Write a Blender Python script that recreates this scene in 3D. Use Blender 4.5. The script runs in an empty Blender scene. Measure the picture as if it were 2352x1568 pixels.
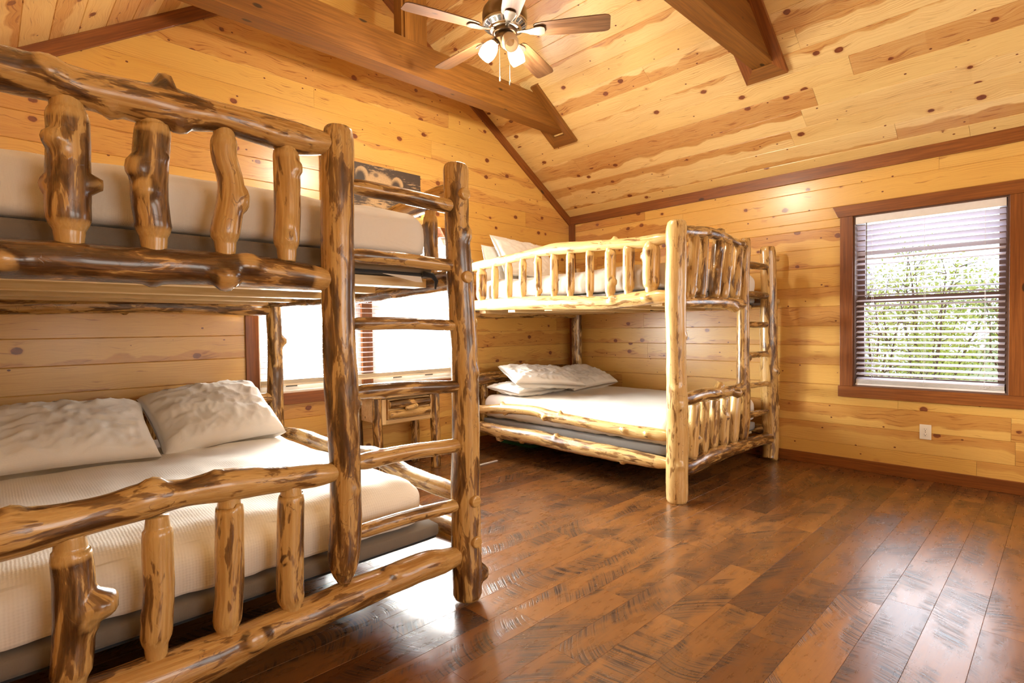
import bpy, math, random
from mathutils import Vector, Matrix, noise

C = bpy.context.scene.collection
SC = bpy.context.scene
XW, YW = 5.135, 4.254          # right wall, gable wall
XL, YB = -0.42, -2.4           # left wall, wall behind the camera
RX, EZ, SL = 2.41, 2.527, 0.66  # ridge line x, eave height at the right wall, roof slope
RZ = EZ + SL * (XW - RX)
PI = math.pi

# ------------------------------------------------------------ camera
cam = bpy.data.cameras.new('camera'); cam.sensor_width = 36.0; cam.lens = 36.0 * 1246.19 / 2352.0
cam.clip_start = 0.02; cam.clip_end = 200
co = bpy.data.objects.new('camera', cam); C.objects.link(co)
yaw, pitch, roll = 0.80012143, -0.02394019, -0.01236458
fw = Vector((math.cos(yaw) * math.cos(pitch), math.sin(yaw) * math.cos(pitch), math.sin(pitch)))
rt = Vector((math.sin(yaw), -math.cos(yaw), 0)); up = rt.cross(fw)
r2 = math.cos(roll) * rt + math.sin(roll) * up; u2 = -math.sin(roll) * rt + math.cos(roll) * up
M = Matrix((r2, u2, -fw)).transposed().to_4x4(); M.translation = Vector((0, 0, 1.2))
co.matrix_world = M
SC.camera = co

# ------------------------------------------------------------ sky, lights, exposure
SC.view_settings.view_transform = 'Standard'
SC.view_settings.look = 'None'
SC.view_settings.exposure = 0.12
SC.view_settings.gamma = 1.0
SC.view_settings.use_curve_mapping = False
SC.cycles.max_bounces = 8
SC.cycles.diffuse_bounces = 5
SC.cycles.glossy_bounces = 3
SC.cycles.transparent_max_bounces = 12
SC.cycles.sample_clamp_indirect = 6.0
SC.cycles.use_denoising = True
SC.cycles.use_adaptive_sampling = True
SC.cycles.adaptive_threshold = 0.03

w = bpy.data.worlds.new('sky'); SC.world = w; w.use_nodes = True
wn = w.node_tree.nodes; wl = w.node_tree.links
bg = wn['Background']
sky = wn.new('ShaderNodeTexSky'); sky.sky_type = 'HOSEK_WILKIE'; sky.turbidity = 6; sky.ground_albedo = 0.4
sky.sun_direction = Vector((-0.3, -0.5, 0.8)).normalized()
hsv = wn.new('ShaderNodeHueSaturation'); hsv.inputs['Saturation'].default_value = 0.35; hsv.inputs['Value'].default_value = 1.0
wl.new(sky.outputs[0], hsv.inputs['Color']); wl.new(hsv.outputs[0], bg.inputs['Color'])
bg.inputs['Strength'].default_value = 9.0


def area_light(name, loc, direction, sx, sy, power, col=(1, 1, 1), spread=PI):
    l = bpy.data.lights.new(name, 'AREA'); l.shape = 'RECTANGLE'; l.size = sx; l.size_y = sy
    l.energy = power; l.color = col; l.spread = spread
    o = bpy.data.objects.new(name, l); C.objects.link(o); o.location = loc
    o.rotation_euler = Vector(direction).to_track_quat('-Z', 'Y').to_euler()
    return o


# daylight standing in the two windows the photo shows; two warm fill lamps are added behind the camera
area_light('gable_window_daylight', (2.62, YW + 0.42, 1.60), (-0.50, -1, -0.30), 1.5, 1.45, 620, (1.0, 0.98, 0.95))
area_light('gable_window_daylight', (2.25, YW + 0.46, 1.50), (0.35, -1, 0.30), 1.5, 1.35, 480, (1.0, 0.97, 0.92))
area_light('side_window_daylight', (XW + 0.55, 0.77, 1.62), (-1, 0, -0.25), 0.95, 1.2, 40, (0.84, 0.88, 1.0))
area_light('rear_fill_light', (1.3, YB - 0.12, 1.55), (0, 1, 0.05), 1.6, 1.3, 30, (1.0, 0.90, 0.76))
area_light('rear_fill_light', (3.7, YB - 0.12, 1.55), (0, 1, 0.05), 1.6, 1.3, 30, (1.0, 0.90, 0.76))

# ------------------------------------------------------------ node helpers
class NT:
    def __init__(s, name):
        s.m = bpy.data.materials.new(name); s.m.use_nodes = True
        s.t = s.m.node_tree; s.t.nodes.clear()
        s.out = s.t.nodes.new('ShaderNodeOutputMaterial')

    def n(s, typ, ins=None, **kw):
        nd = s.t.nodes.new('ShaderNode' + typ)
        for k, v in kw.items(): setattr(nd, k, v)
        for k, v in (ins or {}).items():
            if isinstance(v, bpy.types.NodeSocket): s.t.links.new(v, nd.inputs[k])
            else: nd.inputs[k].default_value = v
        return nd

    def ma(s, op, a, b=0.0, c=0.0, clamp=False):
        return s.n('Math', {0: a, 1: b, 2: c}, operation=op, use_clamp=clamp).outputs[0]

    def smooth(s, x, lo, hi, a=0.0, b=1.0):
        return s.n('MapRange', {0: x, 1: lo, 2: hi, 3: a, 4: b}, interpolation_type='SMOOTHSTEP').outputs[0]

    def attr(s, name):
        return s.n('Attribute', attribute_name=name, attribute_type='GEOMETRY')

    def sep(s, v):
        return s.n('SeparateXYZ', {0: v}).outputs

    def comb(s, x=0.0, y=0.0, z=0.0):
        return s.n('CombineXYZ', {0: x, 1: y, 2: z}).outputs[0]

    def noise(s, vec, scale=1.0, detail=2.0, rough=0.5, dist=0.0):
        return s.n('TexNoise', {'Vector': vec, 'Scale': scale, 'Detail': detail, 'Roughness': rough, 'Distortion': dist}).outputs[0]

    def mix(s, f, a, b, mode='MIX'):
        nd = s.n('Mix', data_type='RGBA', blend_type=mode)
        for i, v in ((0, f), (6, a), (7, b)):
            if isinstance(v, bpy.types.NodeSocket): s.t.links.new(v, nd.inputs[i])
            else:
                nd.inputs[i].default_value = (*v, 1) if isinstance(v, tuple) and len(v) == 3 else v
        return nd.outputs[2]

    def white(s, v):
        nd = s.n('TexWhiteNoise', noise_dimensions='1D')
        s.t.links.new(v, nd.inputs['W'])
        return nd.outputs

    def bump(s, h, strength=0.3, dist=0.01):
        return s.n('Bump', {'Height': h, 'Strength': strength, 'Distance': dist}).outputs[0]

    def bsdf(s, color, rough=0.5, normal=None, **ins):
        d = {'Base Color': color if isinstance(color, bpy.types.NodeSocket) else (*color, 1), 'Roughness': rough}
        if normal is not None: d['Normal'] = normal
        for k, v in ins.items(): d[k.replace('_', ' ')] = v
        b = s.n('BsdfPrincipled', d)
        s.t.links.new(b.outputs[0], s.out.inputs[0])
        return b

    def done(s, sh):
        s.t.links.new(sh, s.out.inputs[0]); return s.m


def mat_plain(name, col, rough=0.5, metal=0.0, coat=0.0, bump_scale=None):
    t = NT(name)
    nrm = None
    g = t.n('TexCoord').outputs['Object']
    v = t.noise(g, 30, 3)
    c = t.mix(v, tuple(x * 0.92 for x in col), tuple(min(1, x * 1.06) for x in col))
    if bump_scale:
        nrm = t.bump(t.noise(g, bump_scale, 3), 0.2, 0.004)
    t.bsdf(c, rough, nrm, Metallic=metal, Coat_Weight=coat)
    return t.m


def mat_pine(name, sa, sb):
    t = NT(name)
    U, V, I = t.sep(t.attr('bc').outputs['Vector'])[:3]
    r = t.white(I)
    rv = r['Value']; rc = t.sep(r['Color'])
    # knots: big and small
    ka = t.n('TexVoronoi', {'Vector': t.comb(t.ma('MULTIPLY', U, 4.6), t.ma('MULTIPLY', V, 6.2), t.ma('MULTIPLY', I, 13.7)), 'Scale': 1.0}, feature='F1').outputs['Distance']
    kb = t.n('TexVoronoi', {'Vector': t.comb(t.ma('MULTIPLY', U, 8.0), t.ma('MULTIPLY', V, 11.0), t.ma('MULTIPLY_ADD', I, 7.1, 50.0)), 'Scale': 1.0}, feature='F1').outputs['Distance']
    wob = t.noise(t.comb(t.ma('MULTIPLY', U, 40), t.ma('MULTIPLY', V, 40), I), 1.0, 2)
    ka = t.ma('ADD', ka, t.ma('MULTIPLY_ADD', wob, 0.05, -0.025))
    k1 = t.smooth(ka, 0.135, 0.112); k2 = t.smooth(kb, 0.075, 0.055)
    ring = t.smooth(ka, 0.20, 0.11)
    infl = t.smooth(ka, 0.7, 0.1)
    # grain
    warp = t.noise(t.comb(t.ma('MULTIPLY', U, 1.5), t.ma('MULTIPLY', V, 7), I), 1.0, 2)
    wv = t.ma('ADD', V, t.ma('MULTIPLY_ADD', warp, 0.075, t.ma('MULTIPLY', infl, 0.025)))
    fine = t.noise(t.comb(t.ma('MULTIPLY', U, 4.0), t.ma('MULTIPLY', wv, 260), I), 1.0, 3, 0.6)
    ringw = t.ma('SINE', t.ma('MULTIPLY', wv, 420.0))
    rings = t.smooth(ringw, 0.35, 1.0)
    ringamt = t.smooth(t.noise(t.comb(t.ma('MULTIPLY', U, 0.9), t.ma('MULTIPLY', V, 9), t.ma('ADD', I, 31)), 1.0, 2), 0.45, 0.7)
    # heartwood band with a wavy boundary
    vv = t.ma('DIVIDE', V, 0.1655)
    sidev = t.n('Mix', {0: t.ma('GREATER_THAN', rc[1], 0.5), 2: vv, 3: t.ma('SUBTRACT', 1.0, vv)}, data_type='FLOAT').outputs[0]
    edge = t.ma('MULTIPLY_ADD', rc[0], 2.2, -1.0)
    wavy = t.noise(t.comb(t.ma('MULTIPLY', U, 1.1), 0.0, t.ma('ADD', I, 77)), 1.0, 5.0, 0.6)
    edge = t.ma('ADD', edge, t.ma('MULTIPLY_ADD', wavy, 1.0, -0.5))
    edge = t.ma('ADD', edge, t.ma('MULTIPLY', infl, 0.22))
    heart = t.ma('MULTIPLY', t.smooth(t.ma('SUBTRACT', edge, sidev), -0.03, 0.07), t.ma('MULTIPLY_ADD', fine, 0.9, 0.36), clamp=True)
    sap = t.mix(rv, sa, sb)
    hw = t.mix(rc[2], (0.46, 0.190, 0.036), (0.60, 0.310, 0.085))
    c = t.mix(heart, sap, hw)
    c = t.mix(t.ma('MULTIPLY', t.smooth(fine, 0.42, 0.75), 0.38), c, (0.52, 0.24, 0.06))
    c = t.mix(t.ma('MULTIPLY', t.ma('MULTIPLY', rings, ringamt), 0.5), c, (0.50, 0.22, 0.05))
    dash = t.noise(t.comb(t.ma('MULTIPLY', U, 5.0), t.ma('MULTIPLY', wv, 85), t.ma('ADD', I, 5)), 1.0, 3, 0.6)
    c = t.mix(t.ma('MULTIPLY', t.smooth(t.ma('ADD', dash, t.ma('MULTIPLY_ADD', heart, 0.10, t.ma('MULTIPLY', infl, 0.06))), 0.66, 0.76), 0.75), c, (0.30, 0.095, 0.020))
    c = t.mix(t.ma('MULTIPLY', ring, 0.55), c, (0.50, 0.21, 0.055))
    kc = t.mix(wob, (0.10, 0.025, 0.010), (0.30, 0.09, 0.03))
    c = t.mix(k1, c, kc)
    c = t.mix(k2, c, (0.16, 0.045, 0.016))
    nrm = t.bump(t.ma('ADD', fine, t.ma('MULTIPLY', k1, -1.0)), 0.06, 0.004)
    rg = t.ma('MULTIPLY_ADD', fine, 0.10, 0.26)
    t.bsdf(c, rg, nrm, Coat_Weight=0.40, Coat_Roughness=0.22)
    return t.m


def mat_floor():
    t = NT('scraped_plank_floor')
    U, V, I = t.sep(t.attr('bc').outputs['Vector'])[:3]
    r = t.white(I); rv = r['Value']; rc = t.sep(r['Color'])
    mott = t.noise(t.comb(t.ma('MULTIPLY', U, 10), t.ma('MULTIPLY', V, 34), I), 1.0, 4, 0.6)
    fine = t.noise(t.comb(t.ma('MULTIPLY', U, 5), t.ma('MULTIPLY', V, 170), I), 1.0, 3, 0.6)
    c = t.mix(rv, (0.120, 0.044, 0.012), (0.32, 0.145, 0.036))
    c = t.mix(t.ma('MULTIPLY', rc[0], 0.4), c, (0.19, 0.060, 0.019))
    c = t.mix(t.smooth(mott, 0.35, 0.72), t.mix(1.0, c, (0.88, 0.86, 0.84), 'MULTIPLY'), t.mix(1.0, c, (1.08, 1.07, 1.05), 'MULTIPLY'))
    c = t.mix(t.ma('MULTIPLY', t.smooth(fine, 0.45, 0.8), 0.22), c, (0.06, 0.022, 0.008))
    # saw marks: fans of fine lines crossing the plank, bent by board
    lean = t.ma('MULTIPLY_ADD', rc[1], 2.4, -1.2)
    q = t.ma('ADD', U, t.ma('ADD', t.ma('MULTIPLY', V, lean), t.ma('MULTIPLY', t.ma('MULTIPLY', V, V), t.ma('MULTIPLY_ADD', rc[2], 9.0, -4.5))))
    lines = t.noise(t.comb(t.ma('MULTIPLY', q, 105), t.ma('MULTIPLY', V, 3), I), 1.0, 2.5, 0.55)
    patch = t.noise(t.comb(t.ma('MULTIPLY', U, 3.2), t.ma('MULTIPLY', V, 9), t.ma('ADD', I, 13)), 1.0, 3)
    pm = t.smooth(patch, 0.43, 0.62)
    lm = t.ma('MULTIPLY', t.smooth(lines, 0.48, 0.58), pm)
    c = t.mix(t.ma('MULTIPLY', pm, 0.34), c, (0.075, 0.040, 0.023))
    c = t.mix(t.ma('MULTIPLY', lm, 0.88), c, (0.030, 0.018, 0.014))
    h = t.ma('ADD', t.ma('MULTIPLY', lm, -0.7), t.ma('MULTIPLY', mott, 0.15))
    nrm = t.bump(h, 0.20, 0.006)
    t.bsdf(c, t.ma('MULTIPLY_ADD', mott, 0.08, 0.24), nrm, Coat_Weight=0.25, Coat_Roughness=0.22)
    return t.m


def mat_log(name, light, mid, dark, thr):
    t = NT(name)
    gx, gy, gz = t.sep(t.attr('grain').outputs['Vector'])[:3]
    dk = t.attr('knot').outputs['Fac']
    pale = t.attr('pale').outputs['Fac']
    rnd = t.n('ObjectInfo').outputs['Random']
    off = t.ma('MULTIPLY', rnd, 37.0)
    gx = t.ma('ADD', gx, off)
    P1 = t.comb(t.ma('MULTIPLY', gx, 5.5), t.ma('MULTIPLY', gy, 27), t.ma('MULTIPLY', gz, 27))
    P2 = t.comb(t.ma('MULTIPLY', gx, 5.0), t.ma('MULTIPLY', gy, 120), t.ma('MULTIPLY', gz, 120))
    P3 = t.comb(t.ma('MULTIPLY', gx, 1.6), t.ma('MULTIPLY', gy, 7), t.ma('MULTIPLY', gz, 7))
    n1 = t.noise(P1, 1.0, 4.5, 0.58, 0.6)
    n2 = t.noise(P2, 1.0, 3, 0.6, 0.2)
    n3 = t.noise(P3, 1.0, 2)
    base = t.mix(t.smooth(n2, 0.3, 0.72), mid, light)
    base = t.mix(t.smooth(n3, 0.35, 0.65), base, t.mix(0.5, base, light))
    lvl = t.ma('ADD', n1, t.ma('MULTIPLY_ADD', n3, 0.34, t.ma('MULTIPLY_ADD', rnd, 0.15, -0.245)))
    patch = t.smooth(lvl, thr, thr + 0.045)
    deep = t.smooth(lvl, thr + 0.05, thr + 0.16)
    rim = t.ma('SUBTRACT', t.smooth(lvl, thr - 0.05, thr), patch)
    inv = t.ma('SUBTRACT', 1.0, pale)
    patch = t.ma('MULTIPLY', patch, inv)
    c = t.mix(t.ma('MULTIPLY', patch, 0.86), base, t.mix(n2, dark, tuple(0.5 * a + 0.5 * b for a, b in zip(dark, mid))))
    c = t.mix(t.ma('MULTIPLY', t.ma('MULTIPLY', deep, inv), 0.7), c, tuple(a * 0.45 for a in dark))
    # thin beetle tracks
    trk = t.noise(t.comb(t.ma('MULTIPLY', gx, 14), t.ma('MULTIPLY', gy, 22), t.ma('MULTIPLY', gz, 22)), 1.0, 1.5, 0.5, 0.8)
    tl = t.smooth(t.ma('ABSOLUTE', t.ma('SUBTRACT', trk, 0.5)), 0.010, 0.004)
    tm = t.smooth(t.noise(P3, 1.7, 1), 0.56, 0.62)
    c = t.mix(t.ma('MULTIPLY', t.ma('MULTIPLY', tl, tm), t.ma('MULTIPLY', inv, 0.6)), c, tuple(a * 0.8 for a in dark))
    c = t.mix(t.ma('MULTIPLY', t.smooth(t.ma('ADD', dk, t.ma('MULTIPLY_ADD', n2, 0.5, -0.25)), 0.30, 0.70), 0.9), c, tuple(a * 0.7 for a in dark))
    c = t.mix(t.ma('MULTIPLY', pale, 0.65), c, tuple(0.75 * a + 0.25 * b for a, b in zip(light, mid)))
    h = t.ma('ADD', t.ma('MULTIPLY', patch, -0.25), t.ma('ADD', t.ma('MULTIPLY', n2, 0.3), t.ma('MULTIPLY', tl, -0.2)))
    nrm = t.bump(h, 0.22, 0.008)
    t.bsdf(c, t.ma('MULTIPLY_ADD', n2, 0.14, 0.20), nrm, Coat_Weight=0.35, Coat_Roughness=0.12)
    return t.m


def mat_grained(name, a, b, rough=0.4, s_along=3.0, s_across=90.0, coat=0.1):
    """sawn stained wood; 'grain' attribute x runs along the board"""
    t = NT(name)
    gx, gy, gz = t.sep(t.attr('grain').outputs['Vector'])[:3]
    off = t.ma('MULTIPLY', t.n('ObjectInfo').outputs['Random'], 21.0)
    gx = t.ma('ADD', gx, off)
    wv = t.noise(t.comb(t.ma('MULTIPLY', gx, 0.8), t.ma('MULTIPLY', gy, 5), t.ma('MULTIPLY', gz, 5)), 1.0, 2)
    n1 = t.noise(t.comb(t.ma('MULTIPLY', gx, s_along), t.ma('MULTIPLY', t.ma('MULTIPLY_ADD', wv, 0.06, gy), s_across), t.ma('MULTIPLY', gz, s_across)), 1.0, 4, 0.6)
    kn = t.n('TexVoronoi', {'Vector': t.comb(t.ma('MULTIPLY', gx, 2.6), t.ma('MULTIPLY', gy, 6), t.ma('MULTIPLY', gz, 6)), 'Scale': 1.0}, feature='F1').outputs['Distance']
    c = t.mix(t.smooth(n1, 0.3, 0.75), a, b)
    c = t.mix(t.smooth(wv, 0.4, 0.75), c, t.mix(1.0, c, (0.75, 0.68, 0.6), 'MULTIPLY'))
    c = t.mix(t.smooth(kn, 0.10, 0.06), c, tuple(x * 0.25 for x in a))
    t.bsdf(c, t.ma('MULTIPLY_ADD', n1, 0.15, rough - 0.07), t.bump(n1, 0.12, 0.004), Coat_Weight=coat, Coat_Roughness=0.2)
    return t.m


def mat_cloth(name, col, weave=260.0, crinkle=0.0, tint=None):
    t = NT(name)
    P = t.n('TexCoord').outputs['Object']
    x, y, z = t.sep(P)[:3]
    a = t.n('TexWave', {'Vector': P, 'Scale': weave / 6.28, 'Distortion': 1.5, 'Detail': 1.0}, bands_direction='X').outputs[1]
    b = t.n('TexWave', {'Vector': P, 'Scale': weave / 6.28, 'Distortion': 1.5, 'Detail': 1.0}, bands_direction='Y').outputs[1]
    b2 = t.n('TexWave', {'Vector': P, 'Scale': weave / 6.28, 'Distortion': 1.5, 'Detail': 1.0}, bands_direction='Z').outputs[1]
    n = t.noise(P, 3.0, 3)
    h = t.ma('ADD', t.ma('MULTIPLY', t.ma('ADD', t.ma('ADD', a, b2), b), 0.13), t.ma('MULTIPLY', t.noise(P, 22, 3), crinkle))
    c = t.mix(n, tuple(v * 0.96 for v in col), col)
    t.bsdf(c, 0.9, t.bump(h, 0.35, 0.006), Sheen_Weight=0.15, Sheen_Roughness=0.5)
    return t.m


def mat_leaf(name, c1, c2):
    t = NT(name)
    rnd = t.n('NewGeometry').outputs['Random Per Island']
    c = t.mix(rnd, c1, c2)
    d = t.n('BsdfDiffuse', {'Color': c}); tr = t.n('BsdfTranslucent', {'Color': c})
    mx = t.n('MixShader', {0: 0.5, 1: d.outputs[0], 2: tr.outputs[0]})
    return t.done(mx.outputs[0])


def mat_pane():
    t = NT('window_glass')
    tr = t.n('BsdfTransparent', {'Color': (0.96, 0.98, 0.97, 1)})
    gl = t.n('BsdfGlossy', {'Color': (1, 1, 1, 1), 'Roughness': 0.02})
    lw = t.n('LayerWeight', {'Blend': 0.25})
    f = t.ma('MULTIPLY_ADD', lw.outputs['Fresnel'], 0.5, 0.03)
    return t.done(t.n('MixShader', {0: f, 1: tr.outputs[0], 2: gl.outputs[0]}).outputs[0])


def mat_slat():
    t = NT('white_blind_slats')
    d = t.n('BsdfPrincipled', {'Base Color': (0.66, 0.62, 0.70, 1), 'Roughness': 0.35})
    tr = t.n('BsdfTranslucent', {'Color': (0.9, 0.88, 0.9, 1)})
    return t.done(t.n('MixShader', {0: 0.03, 1: d.outputs[0], 2: tr.outputs[0]}).outputs[0])


def mat_emit(name, col, s, base=(0.9, 0.85, 0.75)):
    t = NT(name)
    t.bsdf(base, 0.3, None, Emission_Color=(*col, 1), Emission_Strength=s)
    return t.m


def mat_frosted():
    t = NT('unlit_frosted_glass')
    d = t.n('BsdfPrincipled', {'Base Color': (0.86, 0.74, 0.58, 1), 'Roughness': 0.25, 'Coat Weight': 0.4})
    tr = t.n('BsdfTranslucent', {'Color': (0.95, 0.85, 0.7, 1)})
    return t.done(t.n('MixShader', {0: 0.55, 1: d.outputs[0], 2: tr.outputs[0]}).outputs[0])


def mat_bear():
    t = NT('sepia_wildlife_print')
    U, V, S = t.sep(t.attr('grain').outputs['Vector'])[:3]   # metres across and up the canvas
    st = t.noise(t.comb(t.ma('MULTIPLY', U, 14), t.ma('MULTIPLY', V, 75), 3.0), 1.0, 4, 0.65)
    st2 = t.noise(t.comb(t.ma('MULTIPLY', U, 5), t.ma('MULTIPLY', V, 12), 8.0), 1.0, 2)
    low = t.smooth(V, 0.13, 0.0)
    amt = t.smooth(t.ma('ADD', st, t.ma('MULTIPLY_ADD', st2, 0.5, t.ma('MULTIPLY_ADD', low, 0.25, -0.3))), 0.52, 0.62)
    c = t.mix(amt, (0.060, 0.038, 0.027), (0.36, 0.24, 0.13))
    fur = t.noise(t.comb(t.ma('MULTIPLY', U, 130), t.ma('MULTIPLY', V, 60), 1.0), 1.0, 4, 0.7)

    def ell(cu, cv, a, b, soft=0.10):
        du = t.ma('DIVIDE', t.ma('SUBTRACT', U, cu), a); dv = t.ma('DIVIDE', t.ma('SUBTRACT', V, cv), b)
        d = t.ma('SQRT', t.ma('ADD', t.ma('MULTIPLY', du, du), t.ma('MULTIPLY', dv, dv)))
        return t.smooth(t.ma('ADD', d, t.ma('MULTIPLY_ADD', fur, 0.34, -0.17)), 1.0 + soft, 1.0 - soft)
    tan = t.mix(fur, (0.26, 0.15, 0.07), (0.68, 0.47, 0.25))
    c = t.mix(ell(0.52, 0.13, 0.185, 0.205), c, tan)
    for eu, ev in ((0.350, 0.295), (0.700, 0.262)):
        c = t.mix(ell(eu, ev, 0.060, 0.062), c, tan)
        c = t.mix(ell(eu - 0.014, ev - 0.034, 0.048, 0.062, 0.35), c, (0.050, 0.036, 0.028))
    c = t.mix(ell(0.485, 0.305, 0.024, 0.018, 0.5), c, (0.16, 0.105, 0.07))
    c = t.mix(t.ma('MULTIPLY', t.smooth(V, 0.19, 0.11), t.smooth(t.ma('ADD', st, st2), 1.15, 0.9)), c, (0.060, 0.040, 0.030))
    c = t.mix(t.smooth(S, 0.4, 0.6), c, (0.62, 0.55, 0.46))
    t.bsdf(c, 0.6, t.bump(t.noise(t.n('TexCoord').outputs['Object'], 400, 1), 0.08, 0.002))
    return t.m


PINE = mat_pine('knotty_pine_boards', (0.67, 0.380, 0.080), (0.76, 0.485, 0.145)); PINEC = mat_pine('pale_knotty_pine_boards', (0.80, 0.565, 0.215), (0.87, 0.665, 0.320)); FLOOR = mat_floor()
LOGA = mat_log('varnished_peeled_log', (0.60, 0.385, 0.140), (0.40, 0.205, 0.055), (0.085, 0.028, 0.008), 0.485)
LOGB = mat_log('pale_peeled_log', (0.67, 0.47, 0.205), (0.51, 0.29, 0.09), (0.13, 0.047, 0.013), 0.53)
LOGD = mat_log('dark_barked_log', (0.58, 0.36, 0.125), (0.36, 0.17, 0.042), (0.07, 0.023, 0.007), 0.44)
TRIM = mat_grained('stained_trim_wood', (0.17, 0.047, 0.006), (0.29, 0.092, 0.013), 0.42)
BEAM = mat_grained('stained_beam_wood', (0.17, 0.063, 0.007), (0.28, 0.110, 0.014), 0.5)
LUMBER = mat_grained('pale_sawn_lumber', (0.66, 0.44, 0.19), (0.82, 0.62, 0.34), 0.5, 3, 60)
BLADE = mat_grained('walnut_fan_blade', (0.095, 0.040, 0.015), (0.19, 0.095, 0.040), 0.4, 4, 70, 0.3)
SHEET = mat_cloth('white_cotton_sheet', (0.84, 0.79, 0.72), 900)
QUILT = mat_cloth('white_crinkled_coverlet', (0.83, 0.78, 0.71), 215, 0.6)
PILLOW = mat_cloth('white_pillowcase', (0.86, 0.82, 0.76), 900, 0.5)
TAUPE = mat_cloth('taupe_ticking', (0.20, 0.165, 0.13), 700)
GREYT = mat_cloth('grey_ticking', (0.30, 0.29, 0.28), 700)
BLACKC = mat_cloth('black_dust_cloth', (0.022, 0.024, 0.030), 500)
PANE = mat_pane(); SLAT = mat_slat()
WHITEP = mat_plain('white_plastic', (0.82, 0.80, 0.78), 0.35)
IVORY = mat_plain('ivory_plastic', (0.80, 0.72, 0.58), 0.35)
DARKP = mat_plain('dark_slot', (0.03, 0.025, 0.02), 0.5)
VINYL = mat_plain('brown_vinyl', (0.15, 0.085, 0.062), 0.45)
REVEAL = mat_plain('white_window_liner', (0.78, 0.74, 0.68), 0.4)
BRONZE = mat_plain('brushed_bronze', (0.20, 0.145, 0.095), 0.28, 0.9)
NICKEL = mat_plain('brushed_nickel', (0.55, 0.50, 0.44), 0.25, 0.95)
LITGLASS = mat_emit('lit_frosted_glass', (1.0, 0.80, 0.50), 7.0)
FROST = mat_frosted()
PRINT = mat_bear()
LEAFA = mat_leaf('spring_leaves', (0.44, 0.54, 0.07), (0.82, 0.84, 0.36))
LEAFB = mat_leaf('deep_green_leaves', (0.13, 0.25, 0.07), (0.40, 0.50, 0.20))
TWIG = mat_plain('grey_brown_bark', (0.16, 0.11, 0.08), 0.9)
PATIO = mat_plain('pale_gravel', (0.78, 0.76, 0.70), 0.9)
GRASS = mat_plain('dry_pale_grass', (0.42, 0.45, 0.22), 0.9)
GREENP = mat_plain('green_plastic', (0.03, 0.16, 0.07), 0.4)

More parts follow.
